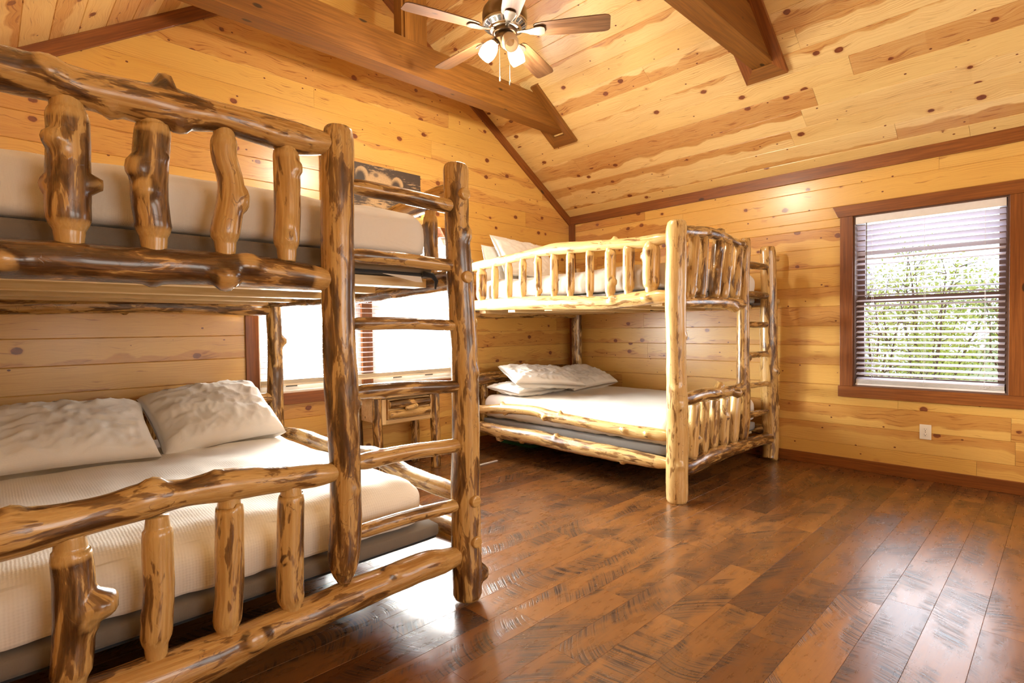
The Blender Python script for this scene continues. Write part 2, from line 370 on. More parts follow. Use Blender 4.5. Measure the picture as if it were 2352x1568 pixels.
# ------------------------------------------------------------ mesh helpers
class MB:
    def __init__(s): s.v = []; s.f = []; s.g = []; s.k = []; s.p = []

    def add(s, vs, fs, gs=None, ks=None, ps=None):
        b = len(s.v); s.v += [tuple(x) for x in vs]
        s.f += [tuple(i + b for i in f) for f in fs]
        s.g += [tuple(x) for x in (gs or vs)]
        s.k += list(ks or [0.0] * len(vs)); s.p += list(ps or [0.0] * len(vs))
        return s

    def box(s, x0, x1, y0, y1, z0, z1, axis='x'):
        vs = [(x, y, z) for x in (x0, x1) for y in (y0, y1) for z in (z0, z1)]
        fs = [(0, 1, 3, 2), (4, 6, 7, 5), (0, 4, 5, 1), (2, 3, 7, 6), (0, 2, 6, 4), (1, 5, 7, 3)]
        order = {'x': (0, 1, 2), 'y': (1, 0, 2), 'z': (2, 0, 1)}[axis]
        return s.add(vs, fs, [tuple(v[i] for i in order) for v in vs])

    def hexa(s, vs, axisvec=None):
        """8 corners ordered like box()"""
        fs = [(0, 1, 3, 2), (4, 6, 7, 5), (0, 4, 5, 1), (2, 3, 7, 6), (0, 2, 6, 4), (1, 5, 7, 3)]
        if axisvec is None: return s.add(vs, fs)
        a = Vector(axisvec).normalized(); b = a.cross(Vector((0, 0.3, 1))).normalized(); c = a.cross(b)
        return s.add(vs, fs, [(Vector(v).dot(a), Vector(v).dot(b), Vector(v).dot(c)) for v in vs])

    def lathe(s, prof, center, axis=(0, 0, 1), seg=24):
        """prof: (distance along axis, radius)"""
        a = Vector(axis).normalized(); e1 = a.orthogonal().normalized(); e2 = a.cross(e1); c = Vector(center)
        vs = []; fs = []
        for h, r in prof:
            for j in range(seg):
                t = 2 * PI * j / seg
                vs.append(c + a * h + (e1 * math.cos(t) + e2 * math.sin(t)) * max(r, 1e-5))
        for i in range(len(prof) - 1):
            for j in range(seg):
                k = (j + 1) % seg
                fs.append((i * seg + j, i * seg + k, (i + 1) * seg + k, (i + 1) * seg + j))
        return s.add(vs, fs)

    def tube(s, pts, r, seg=8):
        pts = [Vector(p) for p in pts]; vs = []; fs = []
        for i, p in enumerate(pts):
            tg = (pts[min(i + 1, len(pts) - 1)] - pts[max(i - 1, 0)]).normalized()
            e1 = tg.orthogonal().normalized() if i == 0 else (e1 - tg * e1.dot(tg)).normalized()
            e2 = tg.cross(e1); rr = r[i] if isinstance(r, (list, tuple)) else r
            for j in range(seg):
                t = 2 * PI * j / seg; vs.append(p + (e1 * math.cos(t) + e2 * math.sin(t)) * rr)
        n = len(pts)
        for i in range(n - 1):
            for j in range(seg):
                k = (j + 1) % seg
                fs.append((i * seg + j, i * seg + k, (i + 1) * seg + k, (i + 1) * seg + j))
        fs.append(tuple(range(seg - 1, -1, -1))); fs.append(tuple((n - 1) * seg + j for j in range(seg)))
        return s.add(vs, fs)

    def build(s, name, mat, parent=None, smooth=False, bevel=0.0, bc=False, recalc=True):
        xs, ys, zs = zip(*s.v)
        o0 = Vector(((min(xs) + max(xs)) / 2, (min(ys) + max(ys)) / 2, min(zs)))
        me = bpy.data.meshes.new(name)
        me.from_pydata([Vector(v) - o0 for v in s.v], [], s.f)
        me.update()
        a = me.attributes.new('bc' if bc else 'grain', 'FLOAT_VECTOR', 'POINT')
        a.data.foreach_set('vector', [c for g in s.g for c in g])
        if any(s.k) or any(s.p):
            a = me.attributes.new('knot', 'FLOAT', 'POINT'); a.data.foreach_set('value', s.k)
            a = me.attributes.new('pale', 'FLOAT', 'POINT'); a.data.foreach_set('value', s.p)
        if recalc:
            import bmesh
            bm = bmesh.new(); bm.from_mesh(me); bmesh.ops.recalc_face_normals(bm, faces=bm.faces); bm.to_mesh(me); bm.free()
        if smooth: me.polygons.foreach_set('use_smooth', [True] * len(me.polygons))
        me.materials.append(mat)
        o = bpy.data.objects.new(name, me); C.objects.link(o)
        if parent is not None:
            pw = Vector(parent['_w']) if '_w' in parent else Vector((0, 0, 0))
            o.parent = parent; o.location = o0 - pw
        else: o.location = o0
        o['_w'] = tuple(o0)
        if bevel:
            b = o.modifiers.new('bevel', 'BEVEL'); b.width = bevel; b.segments = 2; b.limit_method = 'ANGLE'
        return o


def tag(o, label, cat, group=None, kind=None):
    o['label'] = label; o['category'] = cat
    if group: o['group'] = group
    if kind: o['kind'] = kind
    return o


def struct(o):
    o['kind'] = 'structure'; return o


def empty(name, loc, label=None, cat=None, group=None, kind=None):
    o = bpy.data.objects.new(name, None); C.objects.link(o); o.location = loc; o['_w'] = tuple(loc)
    o.empty_display_size = 0.1
    if label: tag(o, label, cat, group, kind)
    elif kind: o['kind'] = kind
    return o


def sstep(a, b, x):
    t = max(0.0, min(1.0, (x - a) / (b - a))); return t * t * (3 - 2 * t)


def cr(p0, p1, p2, p3, t):
    return tuple(0.5 * (2 * b + (c - a) * t + (2 * a - 5 * b + 4 * c - d) * t * t + (3 * b - a - 3 * c + d) * t ** 3) for a, b, c, d in zip(p0, p1, p2, p3))


LOGSEED = [1]


def log(name, pts, parent, mat, ends=('tenon', 'tenon'), knots=(), nk=2, step=0.016, seg=22, rough=0.045, label=None, cut=(0, 0)):
    """one peeled pole: centre line and radius through pts, worked ends, branch stubs"""
    LOGSEED[0] += 1; rs = random.Random(LOGSEED[0] * 7919)
    sx, sy, sz = rs.uniform(-50, 50), rs.uniform(-50, 50), rs.uniform(-50, 50)
    P = [tuple(pts[0])] + [tuple(p) for p in pts] + [tuple(pts[-1])]
    dense = []
    for i in range(1, len(P) - 2):
        L = (Vector(P[i + 1][:3]) - Vector(P[i][:3])).length
        n = max(2, int(L / step))
        for j in range(n): dense.append(cr(P[i - 1], P[i], P[i + 1], P[i + 2], j / n))
    dense.append(P[-1])
    s = [0.0]
    for a, b in zip(dense, dense[1:]): s.append(s[-1] + (Vector(b[:3]) - Vector(a[:3])).length)
    T = s[-1]
    r0, r1 = dense[0][3], dense[-1][3]

    def at(q):
        q = max(0, min(T, q))
        lo, hi = 0, len(s) - 1
        while hi - lo > 1:
            m = (lo + hi) // 2
            if s[m] <= q: lo = m
            else: hi = m
        f = (q - s[lo]) / max(1e-9, s[hi] - s[lo])
        return [x + (y - x) * f for x, y in zip(dense[lo], dense[hi])]
    qs = set(round(T * i / max(4, int(T / step)), 5) for i in range(max(4, int(T / step)) + 1))
    for k in (0.12, 0.25, 0.4, 0.55, 0.7, 0.85, 1.0, 1.2):
        qs.add(round(k * r0, 5)); qs.add(round(T - k * r1, 5))
    qs = sorted(q for q in qs if 0 <= q <= T)
    C0 = [at(q) for q in qs]
    tang = []
    for i in range(len(C0)):
        a, b = C0[max(0, i - 1)], C0[min(len(C0) - 1, i + 1)]
        tang.append((Vector(b[:3]) - Vector(a[:3])).normalized())
    ref = Vector((0, 0, 1)) if abs(tang[0].z) < 0.7 else Vector((1, 0, 0))
    # random extra knots
    kn = []
    for pos, d, kr, kh in knots:
        pos = Vector(pos); i = min(range(len(C0)), key=lambda j: (Vector(C0[j][:3]) - pos).length)
        kn.append((qs[i], Vector(d), kr, kh, 1))
    for _ in range(nk):
        q = rs.uniform(0.12, 0.88) * T; a = rs.uniform(0, 2 * PI)
        e1 = (ref - tang[0] * ref.dot(tang[0])).normalized(); e2 = tang[0].cross(e1)
        rr = at(q)[3]
        kn.append((q, e1 * math.cos(a) + e2 * math.sin(a), rr * rs.uniform(0.20, 0.38), rr * rs.uniform(0.03, 0.28), 0))

    def endf(kind, d, r):
        if kind == 'tenon':
            return 0.60 + 0.40 * sstep(0.25, 1.0, d / r)
        if kind == 'round':
            return 0.66 + 0.34 * math.sqrt(max(0, 1 - (1 - min(1, d / (0.40 * r))) ** 2))
        if kind == 'foot':
            return 0.90 + 0.10 * sstep(0, 0.25, d / r)
        if kind == 'dome':
            return 0.25 + 0.75 * math.sqrt(max(0, 1 - (1 - min(1, d / (0.8 * r))) ** 2))
        return 1.0
    vs = []; gs = []; ks = []; ps = []
    e1 = (ref - tang[0] * ref.dot(tang[0])).normalized()
    for i, q in enumerate(qs):
        c = Vector(C0[i][:3]); r = max(0.004, C0[i][3]); tg = tang[i]
        e1 = (e1 - tg * e1.dot(tg)).normalized(); e2 = tg.cross(e1)
        ef = endf(ends[0], q, r0) * endf(ends[1], T - q, r1)
        pl = max(sstep(0.95, 0.7, ef), sstep(0.10, 0.0, q / r0), sstep(0.10, 0.0, (T - q) / r1))
        pl = max(pl, 0.9 if q < cut[0] or T - q < cut[1] else 0.0)
        near = [(kq, kd, kr, kh, sp) for kq, kd, kr, kh, sp in kn if abs(kq - q) < 2.2 * kr]
        for j in range(seg):
            a = 2 * PI * j / seg; n = e1 * math.cos(a) + e2 * math.sin(a)
            g = (q, r * math.cos(a), r * math.sin(a))
            nz = noise.noise(Vector((q * 7 + sx, g[1] * 14 + sy, g[2] * 14 + sz)))
            nz2 = noise.noise(Vector((q * 26 + sx, g[1] * 45 + sy, g[2] * 45 + sz)))
            rr = r * ef * (1 + rough * nz * 1.3 + rough * 0.35 * nz2)
            kv = 0.0; extra = 0.0
            nzk = noise.noise(Vector((q * 18 + sy, g[1] * 30 + sz, g[2] * 30 + sx))) if near else 0
            kp = 0.0
            for kq, kd, kr, kh, sp in near:
                kdn = kd - tg * kd.dot(tg)
                if kdn.length < 1e-4: continue
                cosang = max(-1, min(1, n.dot(kdn.normalized())))
                dd = math.hypot(q - kq, math.acos(cosang) * r) / kr
                if sp: kp = max(kp, 0.85 * sstep(0.78, 0.60, dd))
                extra = max(extra, kh * sstep(1.45, 0.62, dd))
                kv = max(kv, min(1, max(0, 0.10 + 1.9 * nzk)) * sstep(2.1, 1.1, dd) * sstep(0.5, 1.0, dd) + 0.30 * sstep(0.35, 0.0, dd))
            vs.append(c + n * (rr + extra)); gs.append(g); ks.append(kv); ps.append(max(pl, kp))
    m = len(qs); fs = []
    for i in range(m - 1):
        for j in range(seg):
            k = (j + 1) % seg
            fs.append((i * seg + j, i * seg + k, (i + 1) * seg + k, (i + 1) * seg + j))
    vs.append(Vector(C0[0][:3])); vs.append(Vector(C0[-1][:3])); gs += [(0, 0, 0), (T, 0, 0)]; ks += [0.5, 0.5]; ps += [1, 1]
    for j in range(seg):
        k = (j + 1) % seg
        fs.append((m * seg, k, j)); fs.append((m * seg + 1, (m - 1) * seg + j, (m - 1) * seg + k))
    b = MB(); b.add(vs, fs, gs, ks, ps)
    o = b.build(name, mat, parent, smooth=True, recalc=False)
    if label: o['label'] = label
    return o


def boards(mb, rows, to_world, normal_depth=0.0045, groove=0.0035, seed=0, plen=(1.4, 3.6)):
    """rows: list of (v0,v1,[(u0,u1)...], row index); each piece a chamfered board"""
    rs = random.Random(seed)
    for (v0, v1, spans, vref) in rows:
        for (u0, u1) in spans:
            u = u0
            while u < u1 - 1e-6:
                L = rs.uniform(*plen); e = min(u1, u + L)
                if u1 - e < 0.25: e = u1
                off = rs.uniform(0, 40); idn = rs.uniform(0, 100)
                g = groove; d = normal_depth
                cs = [(u, v0, -d), (e, v0, -d), (e, v1, -d), (u, v1, -d),
                      (u + 0.0008, v0 + g, 0), (e - 0.0008, v0 + g, 0), (e - 0.0008, v1 - g, 0), (u + 0.0008, v1 - g, 0)]
                fs = [(4, 5, 6, 7), (0, 1, 5, 4), (1, 2, 6, 5), (2, 3, 7, 6), (3, 0, 4, 7)]
                mb.add([to_world(*c) for c in cs], fs, [(c[0] + off, c[1] - vref, idn) for c in cs])
                u = e


def band_rows(vmin, vmax, pitch, v_off, span_fn, holes=()):
    rows = []
    k = math.floor((vmin - v_off) / pitch)
    while v_off + k * pitch < vmax:
        a = v_off + k * pitch; b = a + pitch
        cuts = sorted(set([max(a, vmin), min(b, vmax)] + [h for hole in holes for h in hole[2:] if a < h < b and vmin < h < vmax]))
        for c0, c1 in zip(cuts, cuts[1:]):
            sp = [span_fn(c0, c1)]
            for (h0, h1, hv0, hv1) in holes:
                if hv0 < (c0 + c1) / 2 < hv1:
                    nsp = []
                    for (s0, s1) in sp:
                        if h1 <= s0 or h0 >= s1: nsp.append((s0, s1)); continue
                        if h0 > s0: nsp.append((s0, h0))
                        if h1 < s1: nsp.append((h1, s1))
                    sp = nsp
            rows.append((c0, c1, [q for q in sp if q[1] - q[0] > 1e-4], a))
        k += 1
    return rows
# poles measured as centre line and radius
D = {
 'b1_top': [(0.043,1.845,1.858,0.056),(0.125,1.845,1.857,0.054),(0.213,1.845,1.853,0.052),(0.31,1.845,1.854,0.056),(0.417,1.845,1.854,0.058),(0.534,1.845,1.865,0.046),(0.663,1.845,1.86,0.05),(0.778,1.845,1.856,0.053),(0.862,1.845,1.86,0.042)],
 'b1_mid': [(0.032,1.845,1.388,0.05),(0.157,1.845,1.392,0.051),(0.299,1.845,1.392,0.052),(0.463,1.845,1.396,0.053),(0.653,1.845,1.394,0.051),(0.798,1.845,1.388,0.047),(0.852,1.845,1.383,0.042)],
 'b1_low': [(0.014,1.845,0.702,0.061),(0.113,1.845,0.702,0.054),(0.228,1.845,0.71,0.048),(0.328,1.845,0.721,0.053),(0.419,1.845,0.72,0.041),(0.532,1.845,0.721,0.051),(0.689,1.845,0.706,0.044),(0.821,1.845,0.694,0.041)],
 'b1_bot': [(0.173,1.845,0.197,0.071),(0.454,1.845,0.195,0.067),(0.635,1.845,0.209,0.054),(0.784,1.845,0.214,0.057),(0.97,1.845,0.221,0.06),(1.119,1.845,0.225,0.054),(1.273,1.845,0.228,0.056),(1.374,1.845,0.219,0.047)],
 'b1_bu': [[(0.17,1.845,1.797,0.034),(0.17,1.845,1.735,0.047),(0.168,1.845,1.644,0.048),(0.166,1.845,1.541,0.049),(0.167,1.845,1.461,0.048)],
   [(0.362,1.845,1.8,0.031),(0.361,1.845,1.769,0.043),(0.348,1.845,1.612,0.047),(0.356,1.845,1.519,0.045),(0.357,1.845,1.463,0.042)],
   [(0.551,1.845,1.814,0.031),(0.549,1.845,1.75,0.036),(0.568,1.845,1.65,0.038),(0.546,1.845,1.508,0.043),(0.547,1.845,1.469,0.033)],
   [(0.742,1.845,1.809,0.024),(0.742,1.845,1.777,0.042),(0.743,1.845,1.605,0.043),(0.739,1.845,1.495,0.039),(0.737,1.845,1.465,0.026)]],
 'b1_bl': [[(0.148,1.845,0.636,0.046),(0.154,1.845,0.537,0.047),(0.152,1.845,0.421,0.046),(0.144,1.845,0.315,0.046)],
   [(0.345,1.845,0.64,0.039),(0.345,1.845,0.47,0.04),(0.337,1.845,0.348,0.041),(0.334,1.845,0.281,0.037)],
   [(0.54,1.845,0.653,0.039),(0.535,1.845,0.405,0.042),(0.526,1.845,0.288,0.043),(0.525,1.845,0.256,0.024)],
   [(0.734,1.845,0.645,0.035),(0.733,1.845,0.608,0.044),(0.724,1.845,0.341,0.044),(0.725,1.845,0.28,0.039),(0.727,1.845,0.253,0.022)]],
 'b1_lp': [(0.932,1.845,1.935,0.042),(0.93,1.845,1.888,0.056),(0.922,1.845,1.606,0.058),(0.92,1.845,1.293,0.058),(0.925,1.845,0.977,0.059),(0.931,1.845,0.817,0.056),(0.935,1.845,0.656,0.055),(0.93,1.845,0.497,0.057),(0.921,1.845,0.354,0.053),(0.921,1.845,0.282,0.024)],
 'b1_cp': [(1.469,1.845,1.911,0.043),(1.468,1.845,1.883,0.054),(1.468,1.845,1.772,0.052),(1.472,1.845,1.567,0.054),(1.486,1.845,1.305,0.059),(1.499,1.845,1.115,0.059),(1.503,1.845,0.924,0.059),(1.502,1.845,0.733,0.061),(1.497,1.845,0.542,0.064),(1.495,1.845,0.35,0.065),(1.499,1.845,0.155,0.067),(1.499,1.845,0.019,0.063)],
 'b1_r': [[(0.995,1.845,1.73,0.03),(1.425,1.845,1.722,0.031)],
   [(0.989,1.845,1.478,0.028),(1.42,1.845,1.472,0.027)],
   [(0.991,1.845,1.225,0.025),(1.427,1.845,1.218,0.023)],
   [(0.996,1.845,0.97,0.028),(1.434,1.845,0.955,0.027)],
   [(0.998,1.845,0.709,0.033),(1.429,1.845,0.7,0.03)],
   [(0.989,1.845,0.448,0.028),(1.424,1.845,0.441,0.028)]],
 'b2_gu': [(3.36,3.928,1.795,0.044),(3.36,3.414,1.823,0.039),(3.36,3.146,1.841,0.039),(3.36,2.923,1.845,0.05),(3.36,2.671,1.832,0.045),(3.36,2.356,1.814,0.039),(3.36,2.105,1.801,0.042),(3.36,1.988,1.805,0.041)],
 'b2_mu': [(3.36,3.935,1.424,0.048),(3.36,3.421,1.421,0.058),(3.36,2.905,1.405,0.058),(3.36,2.463,1.386,0.051),(3.36,2.265,1.394,0.053),(3.36,2.108,1.405,0.054),(3.36,1.99,1.408,0.05)],
 'b2_gl': [(3.36,3.887,0.434,0.042),(3.36,3.556,0.473,0.046),(3.36,3.208,0.489,0.044),(3.36,3.028,0.466,0.049),(3.36,2.816,0.459,0.043),(3.36,2.404,0.443,0.043),(3.36,2.158,0.44,0.046),(3.36,1.976,0.444,0.043)],
 'b2_bl': [(3.36,3.89,0.27,0.052),(3.36,3.595,0.256,0.06),(3.36,3.212,0.266,0.062),(3.36,2.819,0.254,0.06),(3.36,2.406,0.253,0.057),(3.36,2.046,0.251,0.048),(3.36,1.967,0.252,0.041)],
 'b2_bs': [[(3.36,3.872,1.745,0.034),(3.36,3.873,1.712,0.049),(3.36,3.875,1.606,0.049),(3.36,3.877,1.5,0.049),(3.36,3.878,1.467,0.034)],
   [(3.36,3.683,1.753,0.024),(3.36,3.684,1.721,0.034),(3.36,3.686,1.61,0.034),(3.36,3.688,1.498,0.034),(3.36,3.689,1.466,0.024)],
   [(3.36,3.499,1.76,0.024),(3.36,3.499,1.729,0.035),(3.36,3.501,1.615,0.035),(3.36,3.503,1.5,0.035),(3.36,3.504,1.469,0.025)],
   [(3.36,3.323,1.781,0.024),(3.36,3.324,1.751,0.034),(3.36,3.326,1.627,0.034),(3.36,3.328,1.502,0.034),(3.36,3.329,1.472,0.024)],
   [(3.36,3.142,1.793,0.023),(3.36,3.142,1.764,0.033),(3.36,3.144,1.632,0.033),(3.36,3.146,1.5,0.033),(3.36,3.147,1.47,0.023)],
   [(3.36,2.961,1.796,0.025),(3.36,2.961,1.768,0.036),(3.36,2.963,1.632,0.036),(3.36,2.965,1.497,0.036),(3.36,2.966,1.468,0.025)],
   [(3.36,2.79,1.788,0.024),(3.36,2.79,1.761,0.035),(3.36,2.792,1.624,0.035),(3.36,2.794,1.487,0.035),(3.36,2.794,1.459,0.024)],
   [(3.36,2.595,1.788,0.024),(3.36,2.595,1.761,0.034),(3.36,2.596,1.619,0.034),(3.36,2.598,1.476,0.034),(3.36,2.598,1.449,0.024)],
   [(3.36,2.403,1.776,0.03),(3.36,2.404,1.75,0.042),(3.36,2.405,1.606,0.042),(3.36,2.406,1.462,0.042),(3.36,2.407,1.436,0.03)],
   [(3.36,2.243,1.777,0.031),(3.36,2.243,1.752,0.044),(3.36,2.244,1.615,0.044),(3.36,2.245,1.478,0.044),(3.36,2.246,1.453,0.031)],
   [(3.36,2.056,1.768,0.043),(3.36,2.056,1.744,0.061),(3.36,2.057,1.616,0.061),(3.36,2.058,1.488,0.061),(3.36,2.058,1.464,0.043)]],
 'b2_np': [(3.401,1.868,1.921,0.05),(3.4,1.868,1.879,0.068),(3.377,1.868,1.641,0.069),(3.357,1.868,1.346,0.069),(3.363,1.868,1.051,0.065),(3.386,1.868,0.752,0.07),(3.386,1.868,0.453,0.075),(3.368,1.868,0.157,0.073),(3.37,1.868,0.021,0.069)],
 'b2_ft': [(3.57,1.868,1.865,0.04),(3.785,1.868,1.884,0.042),(4.024,1.868,1.887,0.039),(4.253,1.868,1.868,0.032),(4.449,1.868,1.848,0.041)],
 'b2_fm': [(3.503,1.868,1.366,0.037),(3.962,1.868,1.38,0.043),(4.234,1.868,1.373,0.052),(4.446,1.868,1.375,0.039)],
 'b2_fl': [(3.553,1.868,0.69,0.047),(3.728,1.868,0.699,0.046),(3.928,1.868,0.691,0.046),(4.19,1.868,0.686,0.043),(4.434,1.868,0.695,0.043)],
 'b2_fb': [(3.548,1.868,0.207,0.054),(3.854,1.868,0.226,0.058),(4.299,1.868,0.221,0.054),(4.789,1.868,0.209,0.048),(4.984,1.868,0.197,0.051)],
 'b2_fbu': [[(3.633,1.868,1.831,0.024),(3.633,1.868,1.794,0.04),(3.572,1.868,1.442,0.04),(3.572,1.868,1.406,0.024)],
   [(3.777,1.868,1.837,0.023),(3.777,1.868,1.799,0.038),(3.734,1.868,1.449,0.038),(3.734,1.868,1.411,0.023)],
   [(4.009,1.868,1.845,0.028),(4.009,1.868,1.805,0.046),(3.934,1.868,1.456,0.046),(3.934,1.868,1.417,0.027)],
   [(4.174,1.868,1.838,0.026),(4.174,1.868,1.798,0.044),(4.095,1.868,1.459,0.044),(4.095,1.868,1.419,0.026)],
   [(4.357,1.868,1.822,0.025),(4.357,1.868,1.78,0.042),(4.298,1.868,1.46,0.042),(4.298,1.868,1.418,0.025)]],
 'b2_fbl': [[(3.629,1.868,0.652,0.024),(3.628,1.868,0.615,0.04),(3.594,1.868,0.298,0.04),(3.593,1.868,0.261,0.024)],
   [(3.768,1.868,0.66,0.023),(3.767,1.868,0.622,0.038),(3.758,1.868,0.309,0.038),(3.758,1.868,0.27,0.023)],
   [(3.942,1.868,0.652,0.023),(3.942,1.868,0.613,0.038),(3.911,1.868,0.323,0.038),(3.911,1.868,0.284,0.023)],
   [(4.113,1.868,0.646,0.024),(4.112,1.868,0.605,0.041),(4.08,1.868,0.321,0.04),(4.08,1.868,0.28,0.024)],
   [(4.31,1.868,0.651,0.025),(4.309,1.868,0.609,0.042),(4.259,1.868,0.314,0.042),(4.259,1.868,0.273,0.025)]],
 'b2_lp': [(4.534,1.868,1.917,0.029),(4.53,1.868,1.874,0.045),(4.498,1.868,1.549,0.039),(4.467,1.868,1.298,0.048),(4.452,1.868,0.835,0.05),(4.455,1.868,0.655,0.055),(4.474,1.868,0.438,0.05),(4.458,1.868,0.296,0.039)],
 'b2_cp': [(4.924,1.868,1.894,0.051),(4.915,1.868,1.855,0.063),(4.968,1.868,1.572,0.065),(4.966,1.868,1.188,0.073),(4.985,1.868,0.801,0.074),(5.008,1.868,0.605,0.073),(5.049,1.868,0.209,0.069),(5.023,1.868,0.036,0.066)],
 'b2_r': [[(4.639,1.868,1.704,0.03),(4.938,1.868,1.71,0.024)],
   [(4.602,1.868,1.459,0.031),(4.957,1.868,1.459,0.028)],
   [(4.592,1.868,1.207,0.026),(4.957,1.868,1.205,0.024)],
   [(4.573,1.868,0.953,0.026),(4.976,1.868,0.949,0.026)],
   [(4.587,1.868,0.696,0.023),(4.995,1.868,0.686,0.024)],
   [(4.594,1.868,0.451,0.026),(4.994,1.868,0.441,0.017)]],
}

# ============================================================ room shell
PITCH = 0.1655
G1 = (1.47, 3.35, 0.72, 2.085)      # gable window opening: x0,x1,z0,z1
W2 = (0.30, 1.25, 0.69, 2.085)      # side window opening: y0,y1,z0,z1
SLn = math.sqrt(1 + SL * SL)


def roof_z(x): return RZ - SL * abs(x - RX)


# floor: planks along x
mb = MB()
rows = band_rows(YB, YW, 0.1583, 0.235, lambda a, b: (XL, XW))
boards(mb, rows, lambda u, v, n: (u, v, n), 0.0015, 0.0011, 5, (0.55, 1.35))
mb.add([(XL - .1, YB - .1, -0.0015), (XW + .1, YB - .1, -0.0015), (XW + .1, YW + .1, -0.0015), (XL - .1, YW + .1, -0.0015),
        (XL - .1, YB - .1, -0.12), (XW + .1, YB - .1, -0.12), (XW + .1, YW + .1, -0.12), (XL - .1, YW + .1, -0.12)],
       [(0, 1, 2, 3), (4, 7, 6, 5), (0, 4, 5, 1), (1, 5, 6, 2), (2, 6, 7, 3), (3, 7, 4, 0)])
struct(mb.build('floor', FLOOR, bc=True, recalc=False))


def slab_with_hole(mb, plane, a0, a1, z0, z1, hole, d0, d1):
    """solid wall core behind the boards, four blocks round the opening; plane 'y' or 'x'"""
    h0, h1, hz0, hz1 = hole if hole else (a0, a0, z0, z0)
    blocks = [(a0, a1, z0, hz0), (a0, a1, hz1, z1), (a0, h0, hz0, hz1), (h1, a1, hz0, hz1)] if hole else [(a0, a1, z0, z1)]
    for (p, q, s, t) in blocks:
        if q - p < 1e-4 or t - s < 1e-4: continue
        if plane == 'y': mb.box(p, q, d0, d1, s, t)
        else: mb.box(d0, d1, p, q, s, t)


# gable wall
def gspan(a, b):
    m = a  # overshoot hidden behind the rake trim
    lim = RX + (RZ - m) / SL
    return (max(XL, 2 * RX - lim), min(XW, lim))


mb = MB()
boards(mb, band_rows(0, RZ - 0.02, PITCH, 0.0145, gspan, [(G1[0], G1[1], G1[2], G1[3])]),
       lambda u, v, n: (u, YW - n, v), seed=16, plen=(1.5, 3.8))
mc = MB(); slab_with_hole(mc, 'y', XL - .2, XW + .2, -0.1, EZ, G1, YW + .0045, YW + .15)
mb.add(mc.v, mc.f)
a = [(XL - .2, YW + .0045, EZ), (XW + .2, YW + .0045, EZ), (RX, YW + .0045, RZ + .1), (XL - .2, YW + .15, EZ), (XW + .2, YW + .15, EZ), (RX, YW + .15, RZ + .1)]
mb.add(a, [(0, 1, 2), (3, 5, 4), (0, 2, 5, 3), (1, 4, 5, 2)])
struct(mb.build('wall_back', PINE, bc=True, recalc=False))

# right wall
mb = MB()
boards(mb, band_rows(0, EZ, PITCH, 0.031, lambda a, b: (YB, YW), [W2]), lambda u, v, n: (XW - n, u, v), seed=23, plen=(1.8, 4.2))
mc = MB(); slab_with_hole(mc, 'x', YB - .2, YW + .2, -0.1, EZ + 0.1, W2, XW + .0045, XW + .15)
mb.add(mc.v, mc.f)
struct(mb.build('wall_right', PINE, bc=True, recalc=False))

# left wall (behind the near bed) and the wall behind the camera with two openings added for the fill lamps
zl = roof_z(XL)
mb = MB()
boards(mb, band_rows(0, zl, PITCH, 0.0145, lambda a, b: (YB, YW)), lambda u, v, n: (XL + n, u, v), seed=31)
mb.box(XL - .15, XL - .0045, YB - .2, YW + .2, -.1, zl + .1)
struct(mb.build('wall_left', PINE, bc=True, recalc=False))
mb = MB()
RW = [(0.5, 2.1, 0.9, 2.2), (2.9, 4.5, 0.9, 2.2)]
boards(mb, band_rows(0, RZ - 0.02, PITCH, 0.0145, gspan, RW), lambda u, v, n: (u, YB + n, v), seed=37)
for p, q, s, t in ((XL - .2, .5, -.1, RZ), (2.1, 2.9, -.1, RZ), (4.5, XW + .2, -.1, RZ), (.5, 2.1, -.1, .9), (.5, 2.1, 2.2, RZ), (2.9, 4.5, -.1, .9), (2.9, 4.5, 2.2, RZ)):
    mb.box(p, q, YB - .08, YB - .0045, s, t)
struct(mb.build('wall_front', PINE, bc=True, recalc=False))

# ceiling: two slopes, boards along y
mb = MB()
nr = Vector((-SL, 0, -1)).normalized(); nl_ = Vector((SL, 0, -1)).normalized()
LR = SLn * (XW - RX); LL = SLn * (RX - XL)


def cright(u, v, n):
    p = Vector((XW - v / SLn, u, EZ + SL * v / SLn)) + nr * n; return tuple(p)


def cleft(u, v, n):
    p = Vector((XL + v / SLn, u, roof_z(XL) + SL * v / SLn)) + nl_ * n; return tuple(p)


boards(mb, band_rows(0, LR, 0.1665, 0.128, lambda a, b: (YB, YW)), cright, seed=41, plen=(2.0, 4.4))
boards(mb, band_rows(0, LL, 0.1665, 0.05, lambda a, b: (YB, YW)), cleft, seed=43, plen=(2.0, 4.4))
for f, L in ((cright, LR), (cleft, LL)):
    vs = [f(YB - .2, -.3, -.0045), f(YW + .2, -.3, -.0045), f(YW + .2, L + .02, -.0045), f(YB - .2, L + .02, -.0045),
          f(YB - .2, -.3, -.12), f(YW + .2, -.3, -.12), f(YW + .2, L + .1, -.12), f(YB - .2, L + .1, -.12)]
    mb.add(vs, [(0, 1, 2, 3), (4, 7, 6, 5), (0, 4, 5, 1), (1, 5, 6, 2), (2, 6, 7, 3), (3, 7, 4, 0)])
struct(mb.build('ceiling', PINEC, bc=True, recalc=False))

# trims
BT = 0.018
o = MB().box(XW - BT, XW, YB, YW, 0, 0.09, 'y').build('baseboard_right', TRIM, bevel=.003); struct(o)
o = MB().box(XL, XW - BT, YW - BT, YW, 0, 0.09, 'x').build('baseboard_back', TRIM, bevel=.003); struct(o)
o = MB().box(XL, XL + BT, YB, YW - BT, 0, 0.09, 'y').build('baseboard_left', TRIM, bevel=.003); struct(o)
# eave trim on the right wall
o = MB().box(XW - 0.02, XW, YB, YW - 0.02, 2.44, EZ + 0.012, 'y').build('trim_1', TRIM, bevel=.002); struct(o)


